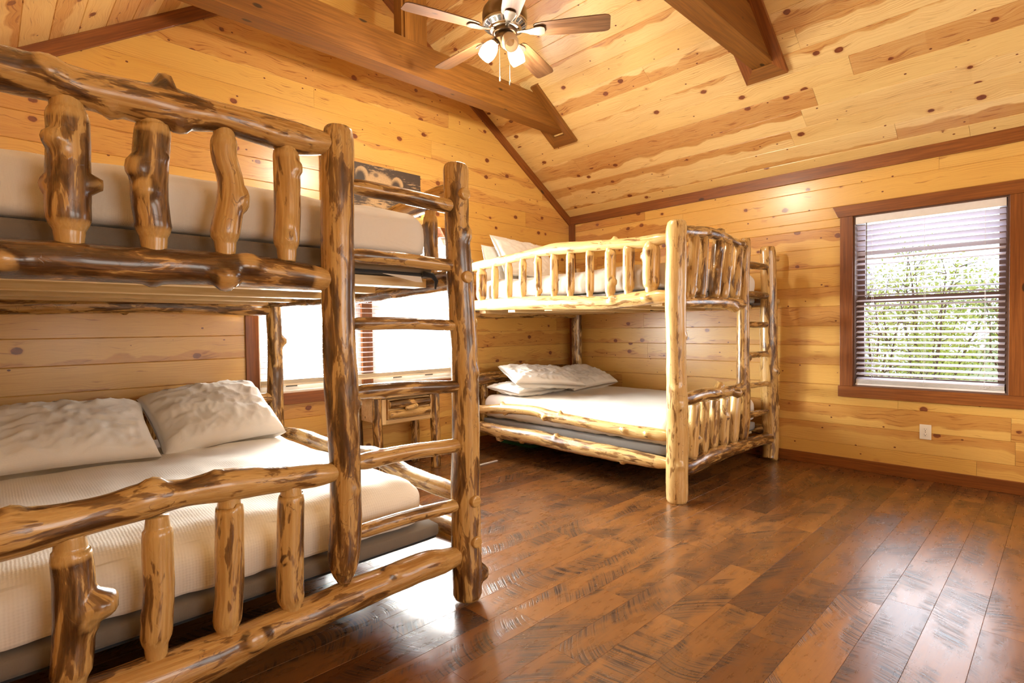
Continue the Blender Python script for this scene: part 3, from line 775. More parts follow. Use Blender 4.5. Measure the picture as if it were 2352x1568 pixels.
def rake(name, side):
    w_ = 0.105
    x0 = XW if side > 0 else XL
    z0 = roof_z(x0); m = MB()
    y0, y1 = YW - 0.02, YW
    vs = []
    for x, zt in ((x0, z0), (RX, RZ)):
        for y in (y0, y1):
            vs += [(x, y, zt - w_), (x, y, zt + 0.0)]
    m.hexa(vs, (side * -1.0, 0, SL))
    struct(m.build(name, TRIM, bevel=.002))


rake('trim_2', 1); rake('trim_3', -1)
o = MB().box(XW - 0.022, XW, YW - 0.085, YW, 0.09, 2.44, 'z').build('trim_4', TRIM); struct(o)

# ============================================================ windows
def window(name, axis, a0, a1, z0, z1, mulls, flip):
    """axis 'y': opening in the gable wall (a = x); axis 'x': opening in the right wall (a = y)"""
    base = (0, 0, 0)

    def B(m, p0, p1, d0, d1, s0, s1, ax):   # d: distance out of the room (+ outwards)
        if axis == 'y': return m.box(p0, p1, YW + d0, YW + d1, s0, s1, {'a': 'x', 'z': 'z', 'd': 'y'}[ax])
        return m.box(XW + d0, XW + d1, p0, p1, s0, s1, {'a': 'y', 'z': 'z', 'd': 'x'}[ax])
    c = ((a0 + a1) / 2, YW, z0) if axis == 'y' else (XW, (a0 + a1) / 2, z0)
    e = empty(name, c, kind='structure')
    cw = 0.092
    # casing: legs, flared head, bottom board
    B(MB(), a0 - cw, a0, -0.020, 0, z0, z1, 'z').build('side_casing', TRIM, e, bevel=.002)
    B(MB(), a1, a1 + cw, -0.020, 0, z0, z1, 'z').build('side_casing', TRIM, e, bevel=.002)
    m = MB()
    fl = 0.055
    lo = [(a0 - cw - 0.012, z1), (a1 + cw + 0.012, z1)]; hi = [(a0 - cw - fl, z1 + 0.092), (a1 + cw + fl, z1 + 0.092)]
    vs = []
    for i in (0, 1):
        for d in (-0.026, 0.0):
            for (p, q) in (lo[i], hi[i]):
                vs.append((p, YW + d, q) if axis == 'y' else (XW + d, p, q))
    m.hexa(vs, (1, 0, 0) if axis == 'y' else (0, 1, 0))
    m.build('head_casing', TRIM, e, bevel=.002)
    B(MB(), a0 - cw - 0.012, a1 + cw + 0.012, -0.026, 0, z0 - 0.09, z0, 'a').build('window_sill', TRIM, e, bevel=.002)
    # liner of the opening
    m = MB()
    t = 0.012
    B(m, a0, a0 + t, 0, 0.14, z0, z1, 'z'); B(m, a1 - t, a1, 0, 0.14, z0, z1, 'z')
    B(m, a0 + t, a1 - t, 0, 0.14, z0, z0 + t, 'a'); B(m, a0 + t, a1 - t, 0, 0.14, z1 - t, z1, 'a')
    m.build('jamb_liner', REVEAL if axis == 'y' else VINYL, e)
    edges = [a0 + t] + [v for mm in mulls for v in (mm - 0.05, mm + 0.05)] + [a1 - t]
    for mm in mulls: B(MB(), mm - 0.05, mm + 0.05, 0.05, 0.14, z0 + t, z1 - t, 'z').build('mullion', TRIM, e)
    for i in range(0, len(edges), 2):
        p, q = edges[i], edges[i + 1]; zm = 1.40
        for (s0, s1, dd) in ((z0 + t, zm + 0.02, 0.075), (zm - 0.02, z1 - t, 0.105)):
            f = MB(); w_ = 0.05
            B(f, p, p + w_, dd, dd + 0.03, s0, s1, 'z'); B(f, q - w_, q, dd, dd + 0.03, s0, s1, 'z')
            B(f, p + w_, q - w_, dd, dd + 0.03, s0, s0 + (0.07 if dd < .09 else .045), 'a'); B(f, p + w_, q - w_, dd, dd + 0.03, s1 - 0.045, s1, 'a')
            fo = f.build('sash', REVEAL if axis == 'y' else VINYL, e)
            g = MB(); B(g, p + w_, q - w_, dd + 0.013, dd + 0.017, s0 + 0.05, s1 - 0.04, 'a')
            g.build('pane', PANE, fo)
            if dd < .09:
                h = MB()
                for fx in (0.3, 0.7):
                    xx = p + (q - p) * fx
                    B(h, xx - 0.045, xx + 0.045, dd - 0.004, dd, s0 + 0.028, s0 + 0.044, 'a')
                h.build('finger_pull', DARKP, fo)
    return e


window('window_1', 'y', *G1, [2.41], 0)
window('window_2', 'x', *W2, [], 0)


def blind(axis, a0, a1, ztop, zbot, label, tiltf, cords, wand, seed, doff=0.03):
    rs = random.Random(seed)
    base = ((a0 + a1) / 2, YW + doff, zbot) if axis == 'y' else (XW + doff, (a0 + a1) / 2, zbot)
    e = empty('window_blind', base, label, 'blind')

    def P(a, d, z): return (a, YW + d, z) if axis == 'y' else (XW + d, a, z)

    def box(m, p0, p1, d0, d1, s0, s1):
        if axis == 'y': return m.box(p0, p1, YW + d0, YW + d1, s0, s1)
        return m.box(XW + d0, XW + d1, p0, p1, s0, s1, 'y')
    box(MB(), a0, a1, doff - 0.034, doff + 0.028, ztop - 0.058, ztop).build('headrail', WHITEP, e, bevel=.002)
    m = MB(); n = int((ztop - 0.075 - (zbot + 0.03)) / 0.0425)
    for i in range(n + 1):
        z = ztop - 0.085 - i * 0.0425
        tl = tiltf(z, rs); hw = 0.0245; cs = []
        for k in range(5):
            q = -1 + k * 0.5
            dd = q * hw * math.cos(tl); zz = q * hw * math.sin(tl) + 0.0025 * (1 - q * q)
            cs.append((dd, zz))
        sag = rs.uniform(-0.002, 0.002)
        vs = []
        for a, s in ((a0 + 0.004, sag), (a1 - 0.004, -sag)):
            for dd, zz in cs: vs.append(P(a, doff + dd, z + zz + s))
            for dd, zz in cs: vs.append(P(a, doff + dd, z + zz + s - 0.0026))
        fs = []
        for k in range(4):
            fs.append((k, k + 1, 11 + k, 10 + k)); fs.append((5 + k, 15 + k, 16 + k, 6 + k))
        fs += [(0, 10, 15, 5), (4, 9, 19, 14), (0, 5, 6, 1), (1, 6, 7, 2), (2, 7, 8, 3), (3, 8, 9, 4), (10, 11, 16, 15), (11, 12, 17, 16), (12, 13, 18, 17), (13, 14, 19, 18)]
        m.add(vs, fs)
    m.build('slats', SLAT, e, smooth=False)
    # slats gathered on the bottom bar
    m = MB()
    for i in range(6): box(m, a0 + 0.003, a1 - 0.003, doff - 0.026 + 0.002 * (i % 2), doff + 0.024, zbot + 0.018 + i * 0.0052, zbot + 0.018 + i * 0.0052 + 0.0034)
    box(m, a0, a1, doff - 0.026, doff + 0.026, zbot, zbot + 0.016)
    m.build('bottom_rail', IVORY if axis == 'y' else WHITEP, e, bevel=.0015)
    for c in cords:
        m = MB()
        for d in (-0.027, 0.027): m.tube([P(c, doff + d, ztop - 0.06), P(c, doff + d, zbot + 0.05)], 0.0012, 5)
        m.build('ladder_cord', WHITEP, e)
        m = MB(); m.tube([P(c + 0.03 * math.sin(t * 0.9), doff - 0.030 - 0.004 * math.cos(t * 1.7), zbot + 0.030 + 0.012 * math.cos(t * 1.3)) for t in range(9)], 0.0013, 5)
        m.build('cord_knot', WHITEP, e)
    if wand:
        aw, zl_ = wand
        MB().tube([P(aw, doff - 0.040, ztop - 0.055), P(aw, doff - 0.041, zl_)], 0.0042, 6).build('tilt_wand', mat_plain('smoke_wand', (0.20, 0.19, 0.18), 0.25), e)
    return e


def tilt_side(z, rs):
    if z > 1.775: return math.radians(-34) + rs.uniform(-.05, .05)
    if 1.69 < z <= 1.775: return math.radians(24) + rs.uniform(-.05, .05)
    if 1.43 < z <= 1.69: return math.radians(-10) + rs.uniform(-.09, .09)
    return math.radians(16) + rs.uniform(-.05, .05)


blind('x', W2[0] + 0.018, W2[1] - 0.016, W2[3] - 0.012, 0.70, 'white slatted blind in the window on the right wall, green leaves showing through', tilt_side, (0.43, 0.78, 1.12), (1.155, 1.40), 3)
blind('y', G1[0] + 0.016, G1[1] - 0.016, G1[3] - 0.012, 0.775, 'wide white slatted blind glaring with daylight behind the near bunk bed', lambda z, rs: math.radians(6) + rs.uniform(-.05, .05), (1.6, 2.1, 2.6, 3.15), None, 4)

# ============================================================ outdoors
g = MB().box(XW + 0.2, XW + 60, -40, YW + 0.2, -0.75, -0.6).build('ground', GRASS); struct(g)
g = MB().box(-40, XW + 60, YW + 0.2, 60, -0.75, -0.6).build('ground', PATIO); struct(g)


def shrub(name, label, cat, x, y, h, rad, nleaf, mat, seed, leaf=0.05, zb=-0.6, group=None):
    rs = random.Random(seed)
    e = empty(name, (x, y, zb), label, cat, group)
    stems = MB(); tips = []
    for i in range(9):
        a = rs.uniform(0, 2 * PI); sp = rs.uniform(0.2, 1.0) * rad
        p0 = Vector((x + rs.uniform(-.08, .08), y + rs.uniform(-.08, .08), zb)); p1 = Vector((x + sp * math.cos(a), y + sp * math.sin(a), zb + h * rs.uniform(0.75, 1.0)))
        pts = []
        for k in range(7):
            t = k / 6; q = p0.lerp(p1, t); q += Vector((rs.uniform(-1, 1), rs.uniform(-1, 1), 0)) * 0.05 * t; pts.append(q)
        stems.tube(pts, [0.02 * (1 - 0.75 * k / 6) for k in range(7)], 6)
        tips += [(q, k) for k, q in enumerate(pts) if k > 0]
        for q in pts[2:]:
            for _ in range(3):
                d = Vector((rs.uniform(-1, 1), rs.uniform(-1, 1), rs.uniform(-.3, .9))).normalized() * rs.uniform(.18, .5)
                stems.tube([q, q + d * 0.5 + Vector((0, 0, .02)), q + d], [0.006, 0.004, 0.002], 4); tips += [(q + d * 0.5, 3), (q + d, 3), (q + d, 4)]
    stems.build('branches', TWIG, e)
    lv = MB()
    for _ in range(nleaf):
        q, k = rs.choice(tips)
        c = q + Vector((rs.gauss(0, 1), rs.gauss(0, 1), rs.gauss(0, 1))) * 0.085
        n = Vector((rs.uniform(-1, 1), rs.uniform(-1, 1), rs.uniform(0.1, 1))).normalized(); t = n.orthogonal().normalized()
        t = Matrix.Rotation(rs.uniform(0, 6.28), 3, n) @ t; b = n.cross(t); L = leaf * rs.uniform(.6, 1.3)
        lv.add([c - t * L * .5, c + b * L * .28 + n * L * .06, c + t * L * .6, c - b * L * .28 + n * L * .06], [(0, 1, 2), (0, 2, 3)])
    f = lv.build('foliage', mat, e, recalc=False); f['kind'] = 'stuff'
    return e


shrub('shrub', 'bright spring green shrub close outside the left half of the side window', 'shrub', 6.6, 1.42, 2.1, 0.38, 3600, LEAFA, 71, 0.036)
shrub('shrub', 'taller leafy shrub in the middle distance of the side window view', 'shrub', 8.3, 1.25, 2.7, 0.55, 4200, LEAFA, 72, 0.042)
shrub('shrub', 'darker green bush filling the right half of the side window', 'shrub', 7.2, 0.22, 2.35, 0.42, 4200, LEAFB, 73, 0.034)
shrub('shrub', 'pale sunlit bush furthest out beyond the side window', 'shrub', 10.6, 1.6, 2.3, 1.0, 4200, LEAFA, 74, 0.06)

# ============================================================ bunk beds
def ext(pts, head=None, tail=None):
    """lengthen a pole so its tenons reach into the posts"""
    pts = list(pts)
    if head: pts = [head] + pts
    if tail: pts = pts + [tail]
    return pts


def peg(post, pos, d, r=0.026, h=0.016):
    d = Vector(d).normalized()
    m = MB(); c = Vector(pos)
    m.lathe([(-0.02, r), (h * .6, r), (h * .9, r * .9), (h, r * .72), (h + .001, 0)], c, d, 18)
    m.p = [1.0] * len(m.v)
    return m.build('peg', LOGA, post, smooth=False, bevel=0.0)


def spindles(parent, lst, mat, up=0.03, dn=0.025, seg=18, knots=None, step=0.014, shoulder=True):
    for i, q in enumerate(lst):
        q = [tuple(v) for v in q]
        if shoulder:   # round tenon showing under a chamfered shoulder
            rt_ = max(v[3] for v in q[:3]); rb_ = max(v[3] for v in q[-3:])
            t_, b_ = q[0], q[-1]
            mid = [v for v in q if t_[2] - .05 > v[2] > b_[2] + .05]
            q = [t_[:3] + (rt_ * .80,), (t_[0], t_[1], t_[2] - .006, rt_ * .82), (t_[0], t_[1], t_[2] - .022, rt_ * .98)] + mid + \
                [(b_[0], b_[1], b_[2] + .036, rb_ * .98), (b_[0], b_[1], b_[2] + .014, rb_ * .75), b_[:3] + (rb_ * .72,)]
        a = list(q[0]); b = list(q[-1])
        top = (a[0], a[1], a[2] + up, a[3] * 0.9); bot = (b[0], b[1], b[2] - dn, b[3] * 0.9)
        log('spindle', [top] + list(q) + [bot], parent, mat, ends=('none', 'none'), nk=1, seg=seg, step=step, rough=0.05, cut=(up + .035, dn + .030),
            knots=(knots or {}).get(i, ()))


# ---------------------------------------------------------------- near bed
b1 = empty('bunk_bed', (0.65, 3.0, 0), 'amber log bunk bed nearest the camera, cut off at the left', 'bunk bed', 'log bunk beds')
Y1 = 1.845
BX0, BX1 = -0.235, 1.50
p = log('post', [(x, y, z, r) for x, y, z, r in reversed(D['b1_cp'])], b1, LOGA, ends=('foot', 'round'), nk=2,
        knots=[((1.50, Y1, .12), (.95, -.35, 0), .032, .030), ((1.5, Y1, 1.60), (.55, -.9, 0), .028, .012), ((1.5, Y1, 1.02), (.5, -.9, 0), .022, .006), ((1.5, Y1, 1.22), (1, .3, 0), .03, .025)], seg=28)
for z in (1.771, 1.421, .459, .281): peg(p, (1.468 + (1.80 - z) * 0.020, Y1 - (.052 if z > 1 else .062), z), (0.05, -1, 0))
log('ladder_post', list(reversed(D['b1_lp'])), b1, LOGA, ends=('none', 'round'), nk=3, seg=28,
    knots=[((.93, Y1, .62), (.3, -1, 0), .022, .006)])
log('post', [(BX0, Y1, 0.0, .065), (BX0, Y1, 1.0, .06), (BX0, Y1, 1.92, .055)], b1, LOGA, ends=('foot', 'round'))
YH = 4.10
pr_ = log('post', [(1.535, YH, 0, .06), (1.53, YH, .6, .058), (1.54, YH, 1.1, .054), (1.525, YH, 1.6, .055), (1.525, YH, 1.9, .05)], b1, LOGA, ends=('foot', 'round'), nk=3,
          knots=[((1.53, YH, 1.12), (1, -.4, 0), .03, .028), ((1.53, YH, .95), (-.4, -1, 0), .02, .006)])
log('post', [(BX0, YH, 0, .06), (BX0, YH, 1.9, .052)], b1, LOGA, ends=('foot', 'round'))
# foot of the bed
log('foot_rail', ext(D['b1_top'], (-.24, Y1, 1.87, .055), (.905, Y1, 1.862, .034)), b1, LOGD, ends=('none', 'none'), cut=(0, .085), nk=1, seg=28, rough=.05,
    knots=[((.135, Y1, 1.88), (-.1, -1, .42), .034, .014), ((.385, Y1, 1.9), (.05, -.25, 1), .026, .034), ((.262, Y1, 1.82), (0, -.3, -1), .020, .016), ((.43, Y1, 1.82), (.1, -.4, -1), .022, .016), ((.70, Y1, 1.82), (0, -.8, -.6), .03, .008)])
log('foot_rail', ext(D['b1_mid'], (-.24, Y1, 1.39, .05), (.905, Y1, 1.38, .032)), b1, LOGD, ends=('none', 'none'), cut=(0, .085), nk=1, seg=28, rough=.045,
    knots=[((.60, Y1, 1.42), (.1, -1, .6), .036, .012), ((.535, Y1, 1.36), (0, -1, -.8), .034, .028), ((.03, Y1, 1.37), (0, -1, -.2), .03, .012)])
log('foot_rail', ext(D['b1_low'], (-.24, Y1, .70, .06), (.90, Y1, .69, .03)), b1, LOGA, ends=('none', 'none'), cut=(0, .085), nk=0, seg=28, rough=.05,
    knots=[((.345, Y1, .76), (.1, -.35, 1), .022, .014), ((.50, Y1, .76), (0, -.3, 1), .018, .006), ((.04, Y1, .76), (0, -.3, 1), .025, .012)])
log('foot_rail', ext(D['b1_bot'], (-.24, Y1, .20, .068), (1.46, Y1, .222, .036)), b1, LOGD, ends=('none', 'none'), cut=(0, .10), nk=1, seg=28, rough=.06,
    knots=[((.60, Y1, .21), (.1, -1, .35), .034, .014), ((1.1, Y1, .24), (0, -.5, .9), .03, .010)])
spindles(b1, D['b1_bu'], LOGA, .03, .03, 24, {0: [((.17, Y1, 1.70), (-.75, -.85, 0), .024, .022), ((.168, Y1, 1.60), (1, -.25, .1), .02, .026), ((.167, Y1, 1.58), (-1, .1, 0), .016, .012)],
                                    1: [((.35, Y1, 1.66), (-.9, -.5, 0), .03, .018), ((.35, Y1, 1.60), (-.5, -1, 0), .028, .014)],
                                    2: [((.56, Y1, 1.62), (1, -.3, 0), .03, .014)], 3: [((.742, Y1, 1.74), (.6, -.9, 0), .02, .012), ((.74, Y1, 1.55), (-.3, -1, 0), .024, .008)]})
spindles(b1, [D['b1_bl'][0] + [(.142, Y1, .262, .040)]] + D['b1_bl'][1:], LOGA, .03, .03, 24,
         {0: [((.152, Y1, .475), (1, -.3, .1), .034, .050), ((.153, Y1, .44), (.8, -.8, 0), .04, .012)]})
for q in D['b1_r']:
    (xa, ya, za, ra), (xb, yb, zb, rb) = q
    log('rung', [(.935, Y1, za, ra * .7), (xa - .005, Y1, za, ra * .85), (xa + .03, Y1, za, ra), ((xa + xb) / 2, Y1 + .004, (za + zb) / 2 + .004, (ra + rb) / 2), (xb - .03, Y1, zb, rb), (1.465, Y1, zb, rb * .95)],
        b1, LOGA, ends=('none', 'none'), nk=2, seg=20, rough=.05)
# long sides and head
sr = [('side_rail', 1.505, .285, .060, LOGB), ('side_rail', 1.505, 1.42, .050, LOGD), ('side_rail', BX0 + .01, .285, .055, LOGA), ('side_rail', BX0 + .01, 1.42, .05, LOGA)]
for nme, x, z, r, m_ in sr:
    log(nme, [(x - .01, Y1 + .01, z, r * .62), (x, Y1 + .12, z, r * .9), (x, 2.4, z - .01, r), (x + .015, 3.0, z - .02, r * 1.03), (x, 3.6, z - .01, r), (x, YH - .01, z, r * .75)], b1, m_, ends=('none', 'none'), nk=4, seg=20)
log('guard_rail', [(1.50, Y1 + .02, .46, .028), (1.505, 2.0, .465, .042), (1.52, 2.35, .47, .045), (1.50, 2.62, .52, .046), (1.505, 2.85, .50, .044), (1.50, 3.2, .495, .044), (1.51, 3.6, .50, .042), (1.515, YH, .47, .03)], b1, LOGB, ends=('none', 'none'), nk=4, seg=20)
GU = [(1.495, Y1 + .02, 1.79, .034), (1.50, 1.96, 1.80, .050), (1.50, 2.2, 1.79, .046), (1.50, 2.55, 1.765, .046), (1.505, 2.9, 1.75, .05), (1.50, 3.3, 1.76, .042), (1.51, 3.8, 1.75, .042), (1.515, YH, 1.74, .03)]
log('guard_rail', GU, b1, LOGA, ends=('none', 'none'), nk=3, seg=20)
for i, y in enumerate((2.08, 2.36, 2.64, 2.92, 3.2, 3.48, 3.76)):
    r = .034 + .006 * (i % 3)
    spindles(b1, [[(1.50, y, 1.73, r * .65), (1.50, y, 1.70, r), (1.502, y + .004, 1.60, r), (1.505, y, 1.50, r * .95), (1.505, y, 1.465, r * .65)]], LOGA, .02, .03, 16)
for z, r, m_ in ((.24, .055, LOGA), (.71, .05, LOGA), (1.36, .050, LOGD), (1.80, .05, LOGA)):
    log('headboard_rail', [(BX0, YH, z, r * .65), (BX0 + .12, YH, z, r), (.4, YH - .01, z + .01, r), (.9, YH, z + .02, r), (1.42, YH, z, r * .95), (1.53, YH, z, r * .6)], b1, m_, ends=('none', 'none'), nk=4, seg=18)
for i in range(6):
    x = .0 + i * .25
    for z0, z1 in ((.28, .68), (1.40, 1.77)):
        spindles(b1, [[(x, YH, z1, .025), (x, YH, z1 - .03, .038), (x, YH, z0 + .03, .038), (x, YH, z0, .025)]], LOGA, .02, .02, 12)
for y in (2.06, 2.50, 3.10, 3.55, 3.95):
    for lo in (1.352, ):
        MB().box(BX0 + .06, 1.425, y - .045, y + .045, 1.388, 1.428, 'x').build('slat', LUMBER, b1, bevel=.002)
        if y > 2.1: MB().box(BX0 + .06, 1.425, y - .045, y + .045, .236, .274, 'x').build('slat', LUMBER, b1, bevel=.002)

# ---------------------------------------------------------------- far bed
b2 = empty('bunk_bed', (4.2, 3.0, 0), 'pale log bunk bed in the far corner against the right wall', 'bunk bed', 'log bunk beds')
Y2, X2, CX = 1.868, 3.37, 5.012
p = log('post', [(X2, Y2, 0.0, .070)] + [(X2 + (x - 3.37) * .45, y, z, r) for x, y, z, r in reversed(D['b2_np'])], b2, LOGB, ends=('foot', 'round'), nk=2, seg=24,
        knots=[((X2, Y2, .66), (-.6, -.8, 0), .022, .014), ((X2, Y2, .78), (-.9, -.5, 0), .026, .008), ((X2, Y2, .42), (.3, -1, 0), .03, .003)])
for x, y in ((X2 + .045, 1.795), (X2 + .04, 1.41), (X2 + .045, .44)): peg(p, (x, Y2 - .052, y), (.45, -.9, 0))
p = log('post', [(CX, Y2, 0.0, .069)] + [(CX + (x - 4.98) * .5 - .012, y, z, r) for x, y, z, r in reversed(D['b2_cp'])], b2, LOGA, ends=('foot', 'round'), nk=3, seg=20)
for z in (1.79, 1.41, .47): peg(p, (CX + .03, Y2 - .055, z), (.5, -.85, 0))
log('ladder_post', [(4.458, Y2, .262, .026)] + [(4.458 + (x - 4.47) * .6, y, z, r) for x, y, z, r in reversed(D['b2_lp'])], b2, LOGA, ends=('none', 'round'), nk=3, seg=20,
    knots=[((4.46, Y2, .93), (1, -.4, 0), .03, .03)])
YH2 = 4.07
log('post', [(5.02, YH2, 0, .06), (5.02, YH2, 1.0, .06), (5.02, YH2, 1.9, .055)], b2, LOGB, ends=('foot', 'round'), nk=3, seg=18)
log('post', [(X2, YH2, 0, .06), (X2, YH2, 1.0, .058), (X2, YH2, 1.88, .052)], b2, LOGB, ends=('foot', 'round'), nk=2, seg=18)
xs = lambda lst, dx=X2 - 3.36: [(x + dx, y, z, r) for x, y, z, r in lst]
log('guard_rail', [(X2, YH2, 1.78, .028)] + xs(D['b2_gu']) + [(X2, Y2 + .03, 1.803, .026)], b2, LOGB, ends=('none', 'none'), cut=(0, .12), nk=3, seg=20,
    knots=[((X2, 2.36, 1.84), (0, 0, 1), .018, .022)])
log('side_rail', [(X2, YH2, 1.42, .030)] + xs(D['b2_mu']) + [(X2, Y2 + .03, 1.405, .030)], b2, LOGB, ends=('none', 'none'), cut=(0, .12), nk=3, seg=20,
    knots=[((X2, 2.36, 1.41), (-1, 0, .5), .026, .018), ((X2, 2.08, 1.39), (-1, 0, -.1), .022, .010)])
log('guard_rail', [(X2, YH2, .44, .026)] + xs(D['b2_gl']) + [(X2, Y2 + .03, .444, .026)], b2, LOGB, ends=('none', 'none'), cut=(0, .12), nk=0, seg=20, rough=.03,
    knots=[((X2, 3.60, .50), (-.2, 0, 1), .018, .022), ((X2, 3.56, .44), (-.4, 0, -1), .016, .016), ((X2, 2.90, .49), (-.2, 0, 1), .016, .020), ((X2, 3.05, .44), (-1, 0, -.4), .022, .022), ((X2, 2.27, .45), (-1, 0, .2), .020, .018), ((X2, 2.08, .44), (-1, 0, 0), .016, .016)])
log('side_rail', [(X2, YH2, .275, .03)] + xs(D['b2_bl']) + [(X2, Y2 + .03, .252, .03)], b2, LOGB, ends=('none', 'none'), cut=(0, .12), nk=3, seg=20,
    knots=[((X2, 3.62, .20), (-.4, 0, -1), .03, .03), ((X2, 2.95, .30), (-.3, 0, 1), .022, .018), ((X2, 3.35, .21), (-.3, 0, -1), .022, .014)])
spindles(b2, [xs(q) for q in D['b2_bs']], LOGB, .03, .03, 16, {4: [((X2, 3.14, 1.51), (-.5, -1, 0), .024, .02)], 8: [((X2, 2.4, 1.54), (-.4, -1, 0), .028, .02)]})
log('foot_rail', [(X2 + .02, Y2, 1.858, .028)] + D['b2_ft'] + [(4.49, Y2, 1.845, .026)], b2, LOGA, ends=('none', 'none'), nk=1, seg=18,
    knots=[((3.78, Y2, 1.89), (-.2, -1, .2), .020, .016), ((4.02, Y2, 1.91), (0, -.5, 1), .026, .018), ((4.38, Y2, 1.86), (.1, -1, 0), .022, .016)])
log('foot_rail', [(X2 + .02, Y2, 1.366, .026)] + D['b2_fm'] + [(4.49, Y2, 1.376, .026)], b2, LOGA, ends=('none', 'none'), nk=1, seg=18,
    knots=[((4.25, Y2, 1.35), (0, -.6, -1), .03, .02)])
log('foot_rail', [(X2 + .02, Y2, .686, .028)] + D['b2_fl'] + [(4.48, Y2, .695, .028)], b2, LOGA, ends=('none', 'none'), nk=1, seg=18,
    knots=[((3.98, Y2, .73), (.05, -.3, 1), .024, .045), ((4.22, Y2, .66), (.4, -1, -.3), .026, .045)])
log('foot_rail', [(X2 + .02, Y2, .207, .03)] + D['b2_fb'] + [(CX, Y2, .197, .028)], b2, LOGD, ends=('none', 'none'), nk=3, seg=18, rough=.09)
spindles(b2, D['b2_fbu'], LOGA, .03, .03, 16, {2: [((4.0, Y2, 1.79), (-.3, -1, 0), .024, .008)], 3: [((4.14, Y2, 1.66), (0, -1, 0), .02, .006)]})
spindles(b2, D['b2_fbl'], LOGB, .03, .03, 16, {0: [((3.60, Y2, .40), (.7, -.8, 0), .024, .024)], 3: [((4.10, Y2, .50), (-.1, -1, 0), .02, .010)], 4: [((4.30, Y2, .60), (.9, -.6, 0), .02, .014)]})
for q in D['b2_r']:
    (xa, ya, za, ra), (xb, yb, zb, rb) = q
    log('rung', [(4.46, Y2, za, ra * .8), (4.60, Y2, za, ra), (4.75, Y2, (za + zb) / 2, ra), (xb, Y2, zb, rb), (5.0, Y2, zb, rb * .8)], b2, LOGD if zb > 1 else LOGA, ends=('none', 'none'), nk=2, seg=14, rough=.08)
for x, z, r in ((5.02, .26, .05), (5.02, 1.41, .05)):
    log('side_rail', [(x, Y2, z, r * .6), (x, Y2 + .14, z, r), (x - .01, 3.0, z, r), (x, YH2 - .1, z, r), (x, YH2, z, r * .6)], b2, LOGD, ends=('none', 'none'), nk=3, seg=14)
for z, r, m_ in ((.24, .055, LOGA), (.705, .068, LOGD), (1.355, .052, LOGA), (1.78, .05, LOGB)):
    log('headboard_rail', [(X2, YH2, z, r * .6), (3.52, YH2, z - .004, r * .9), (3.9, YH2, z + .005, r), (4.3, YH2 - .01, z + .012, r), (4.7, YH2, z + .012, r), (4.92, YH2, z, r * .85), (5.02, YH2, z, r * .6)], b2, m_, ends=('none', 'none'), nk=6, seg=18, rough=.11)
for i in range(7):
    x = 3.56 + i * .215
    for z0, z1 in ((.28, .66), (1.40, 1.75)):
        spindles(b2, [[(x, YH2, z1, .025), (x, YH2, z1 - .03, .038), (x, YH2, z0 + .03, .038), (x, YH2, z0, .025)]], LOGB, .02, .02, 12)
for y in (2.06, 2.50, 3.10, 3.55, 3.95):
    MB().box(3.445, 4.985, y - .045, y + .045, 1.347, 1.383, 'x').build('slat', LUMBER, b2, bevel=.002)
    MB().box(3.445, 4.985, y - .045, y + .045, .222, .258, 'x').build('slat', LUMBER, b2, bevel=.002)

